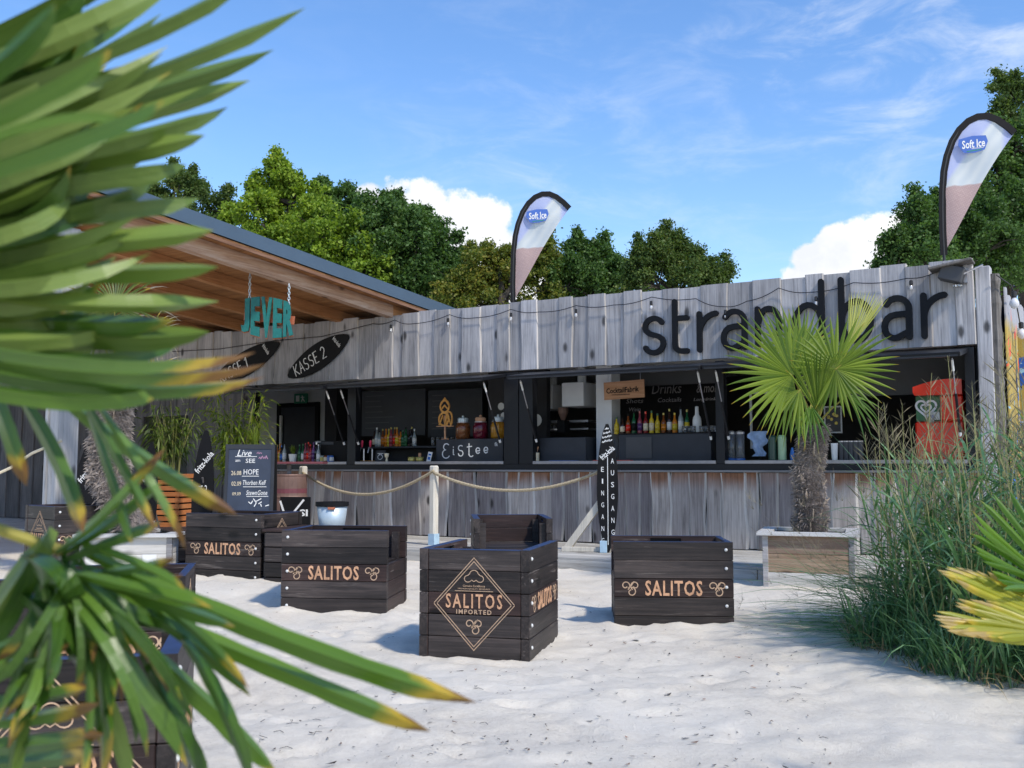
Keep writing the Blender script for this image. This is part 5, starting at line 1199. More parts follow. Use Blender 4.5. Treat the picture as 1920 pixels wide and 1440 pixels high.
for u, mm, nm in ((1449, CG2, 'dark green tall can beside the pale green one'), (1467, CG, 'pale green tall can left of the palm trunk')):
    t = inbar('tall_can', nm, 'can', u, WT, .12, 'tall cans'); obj('can_body', MB().lathe([(.05, 0), (.056, .01), (.056, .31), (.045, .33), (.05, .335)], 16), mm, t, smooth=False)
t = inbar('spray_bottle', 'small blue and white bottle close to the palm trunk', 'bottle', 1486, WT, .1); obj('bottle_body', MB().lathe([(.03, 0), (.035, .08), (.02, .14), (.012, .17)], 10), BM['blue'], t)
t = inbar('paper_cup_stack', 'stack of white paper cups right of the palm trunk', 'cups', 1565, WT, .12); obj('cup', MB().lathe([(.035, 0), (.045, .2), (.047, .22), (.04, .22)], 12), M['white'], t)
for i in range(5):
    t = inbar('cup_stack', '%s dark cup stack right of the white paper cups' % ORD[i], 'cups', 1578 + i * 9, WT, .16, 'dark cup stacks'); obj('cup', MB().lathe([(.03, 0), (.04, .24), (.034, .24)], 10), M['greydark'], t); obj('rim', MB().lathe([(.041, .235), (.042, .25), (.036, .25)], 10), M['steel'], t)
# red ice cream machine with heart logo
t = inbar('ice_machine', 'bright red ice cream machine with green front panel and heart outline logo', 'ice cream machine', 1758, WT, .20)
xL = at(1716, 800, .2)[0] - at(1758, 860, .2)[0]; xR = at(1808, 800, .2)[0] - at(1758, 860, .2)[0]; hz = at(1758, 712, .2)[1] - WT
b = MB(); b.box(xL, xR, 0, .5, 0, hz * .48, bev=.02); obj('lower_body', b, M['red'], t)
b = MB(); b.box(xL + .30, xR, -.02, .5, hz * .485, hz * .80, bev=.02); obj('side_column', b, M['red'], t)
pr = [(xL, hz * .84)] + [(xL + (xR - xL) * s, hz * (.86 + .14 * math.sin(math.pi * (.12 + .5 * s)))) for s in (0, .15, .3, .5, .7, .9, 1.0)] + [(xR, hz * .805), (xL + .02, hz * .805)]
b = MB(); b.prism(pr, -.10, .5); obj('domed_top', b, M['red'], t)
obj('green_panel', MB().box(xL + .01, xL + .295, .04, .42, hz * .487, hz * .80), M['green'], t)
def heart(cx, cz, s): return [(cx + s * (16 * math.sin(a) ** 3) / 17, cz + s * (13 * math.cos(a) - 5 * math.cos(2 * a) - 2 * math.cos(3 * a) - math.cos(4 * a)) / 17) for a in [2 * math.pi * k / 28 for k in range(29)]]
b = MB(); b.stroke(heart(xL + .13, hz * .655, .125), .024, .025, .039, 0, None, False); b.stroke(heart(xL + .13, hz * .65, .062), .02, .025, .039, 0, None, False); obj('heart_logo', b, M['heart'], t)
obj('spout', MB().lathe([(.03, 0), (.035, .05), (.02, .09)], 10), M['steel'], t, (xL + .2, -.02, hz * .47)); obj('switch_panel', MB().box(xL + .17, xL + .29, -.01, .02, hz * .50, hz * .60), M['steel'], t)
# grey metal box on the graffiti wall
p = bw(3.55, .45, 1.55); t = thing('metal_box', 'grey metal electrical box with a pipe on the graffiti side wall', 'electrical box', p, BA)
obj('box_body', MB().box(-.08, .10, -.22, .16, -.28, .22, bev=.01), M['steel'], t); obj('pipe', MB().tube([(0, .1, .2), (0, .12, .75)], .03, 8), M['zinc'], t); obj('rim', MB().box(-.09, .11, -.23, .17, .221, .24), M['zinc'], t)
# ------------------------------------------------------------------ palms
GR, GR2 = (.055, .115, .022, 1), (.115, .185, .045, 1)
M['frondA'] = frondmat('palm_leaflet_green', (.085, .145, .020, 1), (.23, .31, .070, 1), tip=1.0, spread=.10, trans=.3, rough=.4)
M['frondB'] = frondmat('palm_leaflet_deep_green', (.030, .085, .008, 1), (.14, .25, .038, 1), tip=.955, spread=.10, trans=.3, edge=.05, rough=.3)
M['frondY'] = frondmat('palm_leaflet_dry_tip', (.06, .13, .025, 1), (.15, .25, .06, 1), tip=.80, spread=.14, trans=.3, edge=.07)
M['frondZ'] = frondmat('palm_leaflet_long', (.045, .11, .008, 1), (.19, .32, .04, 1), tip=.85, spread=.02, trans=.35, edge=.06, rough=.32, yellow=(.52, .36, .04, 1))
M['frondC'] = frondmat('sunny_fan_green', (.085, .155, .020, 1), (.29, .37, .055, 1), tip=.93, spread=.12, trans=.5, rough=.4)
M['frondCy'] = frondmat('yellow_fan', (.50, .50, .12, 1), (.66, .62, .20, 1), tip=.93, spread=.1, trans=.4)
M['frondD'] = frondmat('shaggy_fan_green', (.06, .10, .02, 1), (.16, .19, .04, 1), tip=.62, spread=.3, trans=.35, brown=(.38, .33, .27, 1))
M['frondE'] = frondmat('near_fan_green', (.06, .15, .015, 1), (.16, .29, .025, 1), tip=.97, spread=.05, trans=.42)
M['frondEy'] = frondmat('near_fan_yellow', (.30, .33, .03, 1), (.52, .46, .06, 1), yellow=(.58, .45, .07, 1), brown=(.46, .34, .14, 1), tip=.78, spread=.3, trans=.4)
M['petiole'] = flat('yellow_green_petiole', (.30, .26, .04, 1), .5)
M['trunk'] = wood('palm_trunk_fibre', ((.09, .073, .062, 1), (.21, .175, .155, 1), (.34, .295, .265, 1)), 'z', rough=.95, bump=.9, knots=False)
M['fibre'] = flat('palm_fibre_hair', (.31, .265, .235, 1), .95, var=.45, scale=4)
M['stub'] = flat('cut_leaf_stub', (.44, .35, .26, 1), .8, var=.25)

def leaflet_mesh(p0, pm, p2, w, face, rl, seg=14, fold=.95, blunt=.25):
    b = MB(); c = pm * 2 - (p0 + p2) * .5; V, T = [], []; tw0, tw1 = rl.uniform(-.3, .3), rl.uniform(-.7, .7)
    for k in range(seg + 1):
        s = k / seg; p = p0 * (1 - s) ** 2 + c * 2 * s * (1 - s) + p2 * s * s
        tg = ((c - p0) * (1 - s) + (p2 - c) * s).normalized()
        sd = tg.cross(face).normalized(); nn = sd.cross(tg); a = tw0 + (tw1 - tw0) * s; sd, nn = sd * math.cos(a) + nn * math.sin(a), nn * math.cos(a) - sd * math.sin(a)
        wd = w * .5 * min(1, .45 + s * 1.6) * (min(1, (1 - s) / .16) ** .75); wd *= 1 + .05 * math.sin(k * 2.1 + w * 900)
        if k == seg: wd *= .35
        V += [p - sd * wd - nn * fold * wd, p - sd * wd * .5 - nn * fold * wd * .4, p + nn * fold * wd * .3, p + sd * wd * .5 - nn * fold * wd * .4, p + sd * wd - nn * fold * wd]; T += [(s, -1), (s, -.5), (s, 0), (s, .5), (s, 1)]
    b.add(V, [(5 * k + j, 5 * k + j + 1, 5 * k + j + 6, 5 * k + j + 5) for k in range(seg) for j in range(4)], 0, T); return b

def trunk_geo(t, pts, r0, r1, nf, nstub, hair=.10, seed=1):
    """shaggy trunk from pts[0] (bottom) to pts[-1]: core, fibre hair and pale cut leaf bases"""
    r = random.Random(seed); n = len(pts) - 1
    def P(s): i = min(int(s * n), n - 1); return pts[i].lerp(pts[i + 1], s * n - i)
    core = MB(); k = 26
    core.tube([P(i / k) for i in range(k + 1)], [(r0 + (r1 - r0) * i / k) * (1 + .10 * r.uniform(-1, 1)) for i in range(k + 1)], 14); obj('trunk', core, M['trunk'], t)
    V = []
    for i in range(nf):
        s = r.random(); a = r.uniform(0, 6.28); rad = (r0 + (r1 - r0) * s) * r.uniform(.9, 1.05); o = Vector((math.cos(a), math.sin(a), 0)); c = P(s) + o * rad
        d = (o * r.uniform(.1, 1.0) + Vector((-o.y, o.x, 0)) * r.gauss(0, .9) + Vector((0, 0, r.gauss(.1, .6)))).normalized(); L = hair * r.uniform(.4, 1.3); sd = d.cross(Vector((r.gauss(0, 1), r.gauss(0, 1), r.gauss(0, 1)))).normalized() * .0013
        m = c + d * L * .5 + o * .01; e = c + d * L * .9 - Vector((0, 0, L * .2)); V.append([c - sd, c + sd, m + sd, e]); 
    obj('fibre', quads('fibre', np.array([[q[:] for q in p] for p in V]), M['fibre']), None, t)['kind'] = 'stuff'
    for i in range(nstub):
        s = .02 + .8 * (i + r.random()) / nstub; a = i * 2.4 + r.uniform(-.4, .4); rad = (r0 + (r1 - r0) * s); o = Vector((math.cos(a), math.sin(a), 0)); c = P(s) + o * rad * .9; L = r.uniform(.08, .16)
        obj('leaf_stub', MB().tube([c, c + o * .03 + Vector((0, 0, L * .5)), c + o * r.uniform(.04, .09) + Vector((0, 0, L))], [.014, .011, .005], 5), M['stub'], t)

def fan(mb, hub, A, N, R, n=34, half=150, w=.024, cup=.12, droop=.12, r=None, inner=.38, ragged=.12, mi=0):
    A = A.normalized(); N = (N - A * N.dot(A)).normalized(); B = N.cross(A)
    for i in range(n):
        th = R_(-half + 2 * half * (i + .5) / n + r.uniform(-1.2, 1.2)); d = A * math.cos(th) + B * math.sin(th); L = R * (.80 + .20 * math.cos(th * .75)) * (1 - r.random() * ragged)
        sd0 = (B * math.cos(th) - A * math.sin(th)); V, T = [], []; seg = 7; dth = R_(2 * half / n) * .5; tw = r.uniform(-.25, .25); dr = droop * r.uniform(.5, 1.6)
        for k in range(seg + 1):
            s = k / seg; p = hub + d * L * s * (1 - .06 * s) + N * cup * L * (s ** 1.5) - Vector((0, 0, 1)) * dr * L * s ** 3 + N * tw * .05 * L * s
            wd = min(L * s * dth * 1.02 + .0015, w * .5) * (1 if s < inner else max(.04, 1 - ((s - inner) / (1 - inner)) ** 1.8))
            V += [p - sd0 * wd - N * wd * .5, p + N * wd * .25, p + sd0 * wd - N * wd * .5]; T += [(s, -1), (s, 0), (s, 1)]
        mb.add(V, [(3 * k + j, 3 * k + j + 1, 3 * k + j + 4, 3 * k + j + 3) for k in range(seg) for j in range(2)], mi, T)

# --- sunny palm in the right hand planter
base = PR + Vector((0, 0, .46)); pal = thing('fan_palm', 'sunny fan palm with shaggy trunk in the planter before the letters strandbar', 'palm tree', base)
top = D(1528, 800, 10.85) - base
trunk_geo(pal, [Vector((0, 0, 0)), Vector((.02, 0, .35)), Vector((-.01, 0, .75)), top], .146, .120, 6500, 30, .075, 3)
r = random.Random(11)
def frond(t, u0, v0, Yd, A, N, R, mat, start, tri=1, **k):
    hub = D(u0, v0, Yd) - t.location; b = MB(); fan(b, hub, Vector(A), Vector(N), R, r=r, **k)
    me = obj('frond', b, M[mat], t)
    mid = start.lerp(hub, .5) + Vector((0, 0, .02))
    obj('petiole', MB().tube([start, mid, hub, hub + Vector(A).normalized() * R * .1], [.013, .009, .006, .003], 6), M['petiole'], me)
    return me
frond(pal, 1567, 692, 10.4, (.55, -.1, .42), (-.12, -1, .20), .72, 'frondC', top, n=36, half=160, w=.042, cup=.04, droop=.05)
frond(pal, 1486, 704, 10.5, (-.82, -.12, .55), (.25, -1, .30), .95, 'frondC', top, n=36, half=128, w=.046, cup=.06, droop=.06)
frond(pal, 1590, 655, 10.75, (.42, .0, 1), (-.75, -.65, .35), .74, 'frondCy', top, n=22, half=23, w=.036, cup=.02, droop=.0, ragged=.06)
frond(pal, 1534, 775, 10.55, (-.10, -.25, 1), (.25, -1, -.2), .86, 'frondC', top, n=22, half=34, w=.04, cup=.12, droop=.10)
frond(pal, 1500, 730, 10.4, (-.55, -.3, -.75), (-.1, -.8, .5), .55, 'frondC', top, n=10, half=48, w=.03, cup=-.05, droop=.30)
frond(pal, 1520, 760, 10.4, (-.1, -.3, -.9), (-.1, -.9, .3), .42, 'frondB', top, n=7, half=40, w=.03, cup=-.05, droop=.2)
frond(pal, 1590, 740, 10.6, (.7, -.2, -.5), (.2, -.8, .5), .45, 'frondB', top, n=6, half=40, w=.03, cup=-.1, droop=.35)
frond(pal, 1506, 668, 10.95, (-.45, .1, .95), (.35, -1, .2), .72, 'frondC', top, n=30, half=105, w=.036, cup=.06, droop=.05)
frond(pal, 1556, 712, 11.25, (.1, .6, .8), (.1, -.7, .7), .62, 'frondC', top, n=26, half=140, w=.03, cup=.1, droop=.2)

# --- shaggy palm at the left, under the canopy
base = PL + Vector((0, 0, .46)); pl2 = thing('fan_palm', 'shaggy trunked fan palm with dry tips in the pale planter under the canopy', 'palm tree', base)
top = D(214, 735, 11.0) - base
trunk_geo(pl2, [Vector((0, 0, 0)), D(204, 900, 10.98) - base, D(206, 810, 11.0) - base, top], .17, .15, 7000, 26, .11, 5)
for u, v, A, N, R, half, n, mt in ((268, 640, (.8, -.2, .45), (-.4, -.8, .6), .72, 140, 40, 'frondD'), (190, 610, (-.4, -.3, .9), (.3, -1, .3), .85, 140, 40, 'frondD'), (120, 600, (-.9, -.2, .5), (.2, -.7, .7), .9, 140, 40, 'frondD'), (215, 575, (.2, .3, 1), (0, -1, .2), .85, 120, 36, 'frondD'), (290, 690, (.7, -.4, -.3), (.2, -.7, .8), .6, 100, 28, 'frondD'), (170, 690, (-.5, -.6, -.2), (0, -.7, .8), .7, 110, 28, 'frondD')):
    frond(pl2, u, v, 10.9 + r.uniform(-.3, .3), A, N, R, mt, top, n=n, half=half, w=.022, cup=.1, droop=.35, ragged=.3)

# --- big near palm at the left edge (out of focus)
nb = Vector((-2.05, 1.25, -.05)); near = thing('fan_palm', 'big near fan palm reaching in from the left edge, blurred long leaflets', 'palm tree', nb)
obj('trunk', MB().tube([Vector((0, 0, 0)), Vector((.05, 0, .6)), Vector((.1, 0, 1.2)), Vector((.12, 0, 1.9))], [.13, .13, .12, .10], 14), M['trunk'], near)
rl = random.Random(21)
def near_frond(hub_uvY, leaves, mat, start, wk=.80):
    hub = D(*hub_uvY) - nb
    f = obj('frond', MB().tube([start, start.lerp(hub, .55) + Vector((0, 0, .10)), hub], [.016, .012, .008], 8), M['petiole'], near)
    for L in leaves:
        (u0, v0, Y0), (u1, v1, Y1), (u2, v2, Y2), wpx = L[:4]; mt = L[4] if len(L) > 4 else mat
        face = Vector((rl.uniform(-.25, .25), -1, rl.uniform(.0, .5))) if len(L) < 6 else Vector(L[5])
        obj('leaflet', leaflet_mesh(D(u0, v0, Y0) - nb, D(u1, v1, Y1) - nb, D(u2, v2, Y2) - nb, wpx * wk * Y1 / FPX, face, rl), M[mt], f)
hu = (-420, 470, 1.30)
up = [((-420, 330), (120, 190), (574, 14), 42), ((-420, 300), (100, 130), (470, -40), 40), ((-420, 270), (60, 70), (360, -70), 44), ((-420, 350), (130, 215), (514, 93), 44), ((-420, 370), (120, 252), (470, 150), 42), ((-420, 390), (110, 290), (428, 200), 42), ((-420, 410), (80, 318), (385, 253), 46),
      ((-420, 430), (60, 345), (350, 308), 58), ((-420, 450), (30, 410), (290, 335), 50), ((-420, 455), (60, 402), (376, 371), 52), ((-420, 470), (60, 462), (402, 432), 52), ((-420, 490), (60, 508), (411, 500), 46), ((-420, 510), (60, 566), (412, 565), 44), ((-420, 530), (60, 622), (394, 622), 58),
      ((-420, 560), (80, 668), (480, 660), 34, 'frondY'), ((-420, 570), (90, 692), (500, 682), 36, 'frondY'), ((-420, 580), (90, 716), (497, 706), 38, 'frondY'),
      ((-420, 240), (20, 40), (250, -90), 60), ((-420, 330), (-30, 215), (240, 120), 60, 'frondB'), ((-420, 280), (-40, 120), (160, -30), 60, 'frondB'), ((-420, 300), (-20, 120), (330, -30), 55), ((-420, 360), (-40, 280), (230, 215), 60),
      ((-420, 500), (-30, 590), (330, 600), 60, 'frondB'), ((-420, 540), (-20, 655), (340, 645), 50, 'frondB'), ((-420, 600), (20, 735), (330, 715), 44, 'frondB'), ((-420, 420), (-40, 380), (270, 385), 70, 'frondB')]
for k in range(46):
    q = k / 45; v2 = -40 + 700 * q; u2 = rl.uniform(150, 330) - 90 * abs(q - .3); up.append(((-420, 330 + 240 * q), (-60 + rl.uniform(-30, 30), 170 + 500 * q + rl.uniform(-14, 14)), (u2, v2 + rl.uniform(-10, 10)), rl.uniform(34, 48), rl.choice(('frondA', 'frondA', 'frondB'))))
near_frond(hu, [((a[0], a[1], 1.3), (m[0], m[1], 1.22 + rl.uniform(-.05, .08)), (t_[0], t_[1], 1.3 + rl.uniform(-.1, .12)), w * 1.05, *x) for a, m, t_, w, *x in up], 'frondA', Vector((.1, 0, 1.75)))
# closer frond with yellow tips in the top left corner
near_frond((-380, 420, .85), [((-380, 330, .85), (-60, 160, .85), (105, 5, .85), 56, 'frondB'), ((-380, 360, .85), (0, 205, .85), (208, 92, .85), 54, 'frondB'), ((-380, 420, .85), (60, 285, .85), (308, 188, .86), 52, 'frondB'), ((-380, 440, .85), (30, 236, .85), (255, 238, .9), 30, 'frondB'), ((-380, 300, .85), (-120, 60, .85), (20, -90, .85), 60, 'frondB')], 'frondB', Vector((.1, 0, 1.7)))
# lower drooping frond
lo_ = [((150, 1030), (520, 1195), (895, 1318), 50, 'frondZ'), ((160, 1100), (500, 1245), (808, 1372), 42, 'frondZ'), ((75, 1060), (220, 1095), (400, 1140), 26, 'frondB'), ((120, 1080), (270, 1120), (442, 1176), 30, 'frondB'), ((70, 1065), (190, 1130), (330, 1190), 40, 'frondB'),
       ((80, 1080), (190, 1210), (352, 1440), 50), ((120, 1150), (180, 1300), (240, 1480), 46, 'frondA'), ((85, 1120), (50, 1290), (15, 1490), 34, 'frondA'), ((200, 1150), (370, 1300), (520, 1450), 42, 'frondB'), ((330, 1180), (415, 1320), (470, 1480), 32, 'frondB'), ((250, 1180), (320, 1330), (390, 1490), 40, 'frondB'),
       ((60, 700), (260, 850), (446, 966), 34, 'frondY'), ((20, 720), (100, 850), (156, 1000), 34, 'frondY'), ((140, 720), (215, 850), (291, 994), 22, 'frondY'), ((170, 740), (270, 890), (348, 1032), 22, 'frondY'), ((100, 1040), (205, 955), (312, 838), 22, 'frondY'), ((110, 1040), (215, 975), (304, 905), 24, 'frondB'), ((110, 1050), (205, 1015), (306, 976), 26, 'frondY'),
       ((120, 1010), (240, 1050), (348, 1106), 20, 'frondB'), ((140, 1075), (235, 1068), (330, 1046), 20, 'frondY'), ((150, 1090), (240, 1092), (345, 1076), 24, 'frondY'), ((95, 990), (45, 1070), (-30, 1180), 60, 'frondA'), ((-30, 700), (10, 800), (50, 912), 34, 'frondY'), ((160, 760), (210, 900), (248, 1020), 20, 'frondB'),
       ((-160, 1330), (20, 1318), (175, 1286), 30, 'frondY'), ((-160, 1360), (20, 1350), (188, 1318), 32, 'frondY'), ((-160, 1400), (20, 1400), (196, 1376), 38, 'frondY'), ((-160, 1430), (20, 1430), (190, 1412), 34, 'frondY'), ((-160, 1280), (0, 1262), (132, 1204), 24, 'frondY'), ((-120, 1250), (0, 1215), (110, 1150), 26, 'frondY'), ((-100, 1330), (-10, 1180), (60, 1040), 50, 'frondB'), ((-120, 1440), (20, 1465), (200, 1440), 40, 'frondB'), ((40, 1040), (90, 1075), (140, 1140), 60, 'frondB'), ((20, 1100), (110, 1180), (170, 1290), 44, 'frondB')]
for k in range(36):
    a = R_(rl.uniform(32, 125)); L = rl.uniform(170, 420); c = (110 + rl.uniform(-40, 40), 1060 + rl.uniform(-30, 40)); e = (c[0] + L * math.cos(a), c[1] + L * math.sin(a)); m = (c[0] + L * .5 * math.cos(a - .12), c[1] + L * .5 * math.sin(a - .12) - 10)
    lo_.append((c, m, e, rl.uniform(16, 30), rl.choice(('frondB', 'frondB', 'frondY'))))
near_frond((120, 1035, 1.42), [((a[0], a[1], 1.42), (m[0], m[1], 1.36 + rl.uniform(-.05, .06)), (t_[0], t_[1], 1.34 + rl.uniform(-.1, .1)), w, *x) for a, m, t_, w, *x in lo_], 'frondB', Vector((.1, 0, 1.45)), .85)

# --- near palm at the right edge
rb = Vector((2.55, 3.55, .0)); rp = thing('fan_palm', 'low fan palm at the right edge with green and yellowed fans', 'palm tree', rb)
obj('trunk', MB().tube([Vector((0, 0, -.05)), Vector((0, 0, .4)), Vector((-.03, 0, .85))], [.12, .12, .10], 12), M['trunk'], rp)
tp = Vector((-.03, 0, .85))
def rf(hub_uvY, lv, mat, w):
    if 'y' in mat: lv = lv + [((p[0] + q[0]) / 2 + rl.uniform(-6, 14), (p[1] + q[1]) / 2, (p[2] + q[2]) / 2) for p, q in zip(lv[:-1], lv[1:])]
    hub = D(*hub_uvY) - rb; f = obj('frond', MB().tube([tp, tp.lerp(hub, .5) + Vector((0, 0, .05)), hub], [.012, .009, .006], 7), M['petiole'], rp)
    for (u, v, dy) in lv:
        e = D(u, v, hub_uvY[2] + dy) - rb; m = hub.lerp(e, .5) + Vector((0, 0, rl.uniform(-.01, .015)))
        obj('leaflet', leaflet_mesh(hub, m, e, w * rl.uniform(.85, 1.1), Vector((rl.uniform(-.2, .2), -1, .45)), rl, 9), M[mat], f, smooth=True)
rf((2010, 1120, 3.45), [(1762 + 60, 957, 0), (1838, 938, .1), (1862, 925, .1), (1892, 918, .2), (1824, 975, -.1), (1820, 1000, -.1), (1822, 1020, -.1), (1830, 1035, -.15), (1842, 1052, -.2), (1858, 1070, -.2), (1930, 905, .2), (1868, 1085, -.2), (1880, 1105, -.3)], 'frondE', .026)
rf((1985, 1165, 3.3), [(1757, 1068, 0), (1775, 1062, .05), (1800, 1064, .05), (1828, 1068, .1), (1872, 1078, .1), (1765, 1075, -.05), (1790, 1085, -.1), (1850, 1070, .1)], 'frondEy', .024)
for hu3, A3, N3, R3 in (((.75, .1, 1.3), (.9, -.1, .4), (-.4, 0, .9), .7), ((.3, -.5, 1.3), (.3, -.9, .4), (-.3, .4, .9), .6)):
    b = MB(); fan(b, Vector(hu3), Vector(A3), Vector(N3), R3, n=36, half=140, w=.032, cup=.1, droop=.2, r=rl); f3 = obj('frond', b, M['frondE'], rp); obj('petiole', MB().tube([tp, tp.lerp(Vector(hu3), .5) + Vector((0, 0, .06)), Vector(hu3)], [.012, .009, .006], 7), M['petiole'], f3)
rf((2000, 1200, 3.1), [(1756, 1146, 0), (1752, 1160, 0), (1760, 1172, -.05), (1775, 1182, -.1), (1800, 1186, -.1), (1790, 1135, .05), (1795, 1122, .05), (1828, 1124, .1), (1848, 1126, .1), (1830, 1190, -.1), (1870, 1195, -.1)], 'frondEy', .026)

# ------------------------------------------------------------------ tall ornamental grass on the right
gb = Vector((3.3, 6.9, 0)); gt = thing('ornamental_grass', 'tall clump of green reed grass with brown feathery seed heads on the right', 'grass clump', gb)
M['reed'] = leafmat('reed_blade', [(.05, (.045, .11, .045, 1)), (.4, (.095, .205, .085, 1)), (.72, (.17, .30, .16, 1)), (.95, (.26, .36, .15, 1)), (1.0, (.36, .27, .08, 1))], .3, .4)
M['reedstem'] = flat('reed_stem', (.26, .26, .10, 1), .6, var=.3, scale=2)
M['seed'] = flat('brown_seed_head', (.20, .17, .10, 1), .8, var=.4, scale=3)
r = random.Random(33)
def inside(x, y):
    # footprint: an oval patch running off to the right
    return ((x - 3.75) / 1.35) ** 2 + ((y - 6.75) / 1.55) ** 2 < 1 and not (x < 2.75 and y > 7.6)
stems = []
while len(stems) < 560:
    x, y = r.uniform(2.55, 5.2), r.uniform(5.2, 8.4)
    if inside(x, y): stems.append((x, y))
bl, SB, SD = [], MB(), []
def blade(p0, d, L, w, sag, curl=0.0):
    side = d.cross(Vector((0, 0, 1))); side = side.normalized() if side.length > 1e-3 else Vector((1, 0, 0)); side = (side + Vector((0, 0, r.uniform(-.5, .5)))).normalized(); P = []
    for k in range(6):
        s = k / 5; P.append(p0 + d * L * s - Vector((0, 0, 1)) * sag * L * s * s)
    for k in range(5):
        w0, w1 = w * (1 - (k / 5) ** 1.6) * (.5 + min(.5, k * .4)), w * (1 - ((k + 1) / 5) ** 1.6) * (.5 + min(.5, (k + 1) * .4)); bl.append([P[k] - side * w0, P[k] + side * w0, P[k + 1] + side * w1, P[k + 1] - side * w1])
for i, (x, y) in enumerate(stems):
    p = Vector((x, y, sand_z(x, y) - .02)) - gb; a = r.uniform(0, 6.28); lean = Vector((math.cos(a), math.sin(a), 0)) * r.uniform(.0, .22) + Vector((-.06, -.02, 0)); h = r.uniform(.72, 1.36) * (1.0 if y > 6.2 else .86) + (r.uniform(.1, .42) if r.random() < .30 else 0)
    fl_ = r.random() < .34; P = [p + lean * h * s * s + Vector((0, 0, h * s)) for s in (0, .25, .5, .75, 1)]
    if fl_:
        P2 = P + [P[-1] + lean * .3 + Vector((0, 0, .28 * h))]; SB.tube(P2, [.0045, .0045, .004, .0035, .003, .0015], 4)
        c = P2[-1]
        for k in range(20):
            s = r.random(); q = P[-1].lerp(c, s); b_ = r.uniform(0, 6.28); d = (Vector((math.cos(b_), math.sin(b_), 0)) * r.uniform(.25, .7) + Vector((0, 0, r.uniform(.5, 1.1)))).normalized(); L = r.uniform(.10, .24) * (1.25 - s); sd = Vector((-d.y, d.x, 0)).normalized() * .0009 if abs(d.z) < .999 else Vector((.0009, 0, 0))
            SD.append([q - sd, q + sd, q + d * L * .5 + sd * 1.4, q + d * L - Vector((0, 0, L * .12))])
    else: SB.tube(P, [.0045, .0045, .004, .003, .0015], 4)
    for k in range(10):
        s = r.uniform(.03, .86); i0 = min(int(s * 4), 3); q = P[i0].lerp(P[i0 + 1], s * 4 - i0); b_ = r.uniform(0, 6.28); up_ = r.uniform(.35, 1.9); d = (Vector((math.cos(b_), math.sin(b_), 0)) + Vector((0, 0, up_))).normalized(); blade(q, d, r.uniform(.32, .75), r.uniform(.006, .0135), r.uniform(.15, .65))
for i in range(4200):        # leafy skirt at the foot of the clump
    x, y = r.uniform(2.3, 5.2), r.uniform(5.1, 8.4)
    if not inside(x, y): continue
    if i % 3 == 0:      # denser rim towards the viewer
        t_ = R_(r.uniform(150, 330)); x, y = 3.75 + 1.33 * math.cos(t_) * r.uniform(.9, 1.03), 6.75 + 1.53 * math.sin(t_) * r.uniform(.8, 1.06); x += .1 * math.sin(y * 7); y += .08 * math.sin(x * 9)
        if x < 2.75 and y > 7.6: continue
    b_ = r.uniform(0, 6.28); d = (Vector((math.cos(b_), math.sin(b_), 0)) * r.uniform(.2, .8) + Vector((0, 0, 1))).normalized(); blade(Vector((x, y, sand_z(x, y) - .01)) - gb, d, r.uniform(.3, .95), r.uniform(.0045, .009), r.uniform(.2, .7))
for i in range(420):         # arching blades leaning out over the sand to the left
    y = r.uniform(6.6, 8.3); x = 2.75 + r.uniform(-.15, .5); az = R_(180 + r.gauss(-8, 22)); el = R_(abs(r.gauss(22, 20))); d = Vector((math.cos(az) * math.cos(el), math.sin(az) * math.cos(el), math.sin(el))); z = sand_z(x, y) + r.uniform(.0, .10) + (.25 * r.random() if el > .3 else 0)
    L = r.uniform(.5, 1.25); blade(Vector((x, y, z)) - gb, d, L, r.uniform(.0045, .009), max(0, min(.45, (math.sin(el) * L + z - .03) / L)) * r.uniform(.5, 1.0))
    if r.random() < .3:
        q = Vector((x, y, z)) - gb + d * L * .95
        for k in range(14):
            dd = (d + Vector((r.gauss(0, .5), r.gauss(0, .5), r.gauss(.0, .35)))).normalized(); sd = Vector((-dd.y, dd.x, 0)).normalized() * .001; e = q + dd * r.uniform(.06, .2); e.z = max(e.z, .02); SD.append([q - sd, q + sd, q.lerp(e, .6) + sd, e])
DB = []
for i in range(520):         # dead straw and stubble round the foot
    t_ = R_(r.uniform(140, 340)); k_ = r.uniform(.86, 1.10) + .05 * math.sin(t_ * 9); x, y = 3.75 + 1.33 * math.cos(t_) * k_, 6.75 + 1.53 * math.sin(t_) * k_
    if x < 2.6 and y > 7.7: continue
    b_ = r.uniform(0, 6.28); d = (Vector((math.cos(b_), math.sin(b_), 0)) + Vector((0, 0, r.uniform(.05, 1.6)))).normalized(); o_ = len(bl); blade(Vector((x, y, sand_z(x, y) + .005)) - gb, d, r.uniform(.12, .42), r.uniform(.003, .006), r.uniform(.2, .6)); DB += bl[o_:]; del bl[o_:]
for q in DB:
    for p_ in q: p_.z = max(p_.z, .004)
obj('dead_straw', quads('dead_straw', np.array([[q[:] for q in p] for p in DB]), flat('dead_straw', (.36, .27, .13, 1), .8, var=.4, scale=3)), None, gt)['kind'] = 'stuff'
obj('blade', quads('blade', np.array([[q[:] for q in p] for p in bl]), M['reed']), None, gt)['kind'] = 'stuff'
obj('stem', SB, M['reedstem'], gt)['kind'] = 'stuff'
obj('seed_head', quads('seed_head', np.array([[q[:] for q in p] for p in SD]), M['seed']), None, gt)['kind'] = 'stuff'

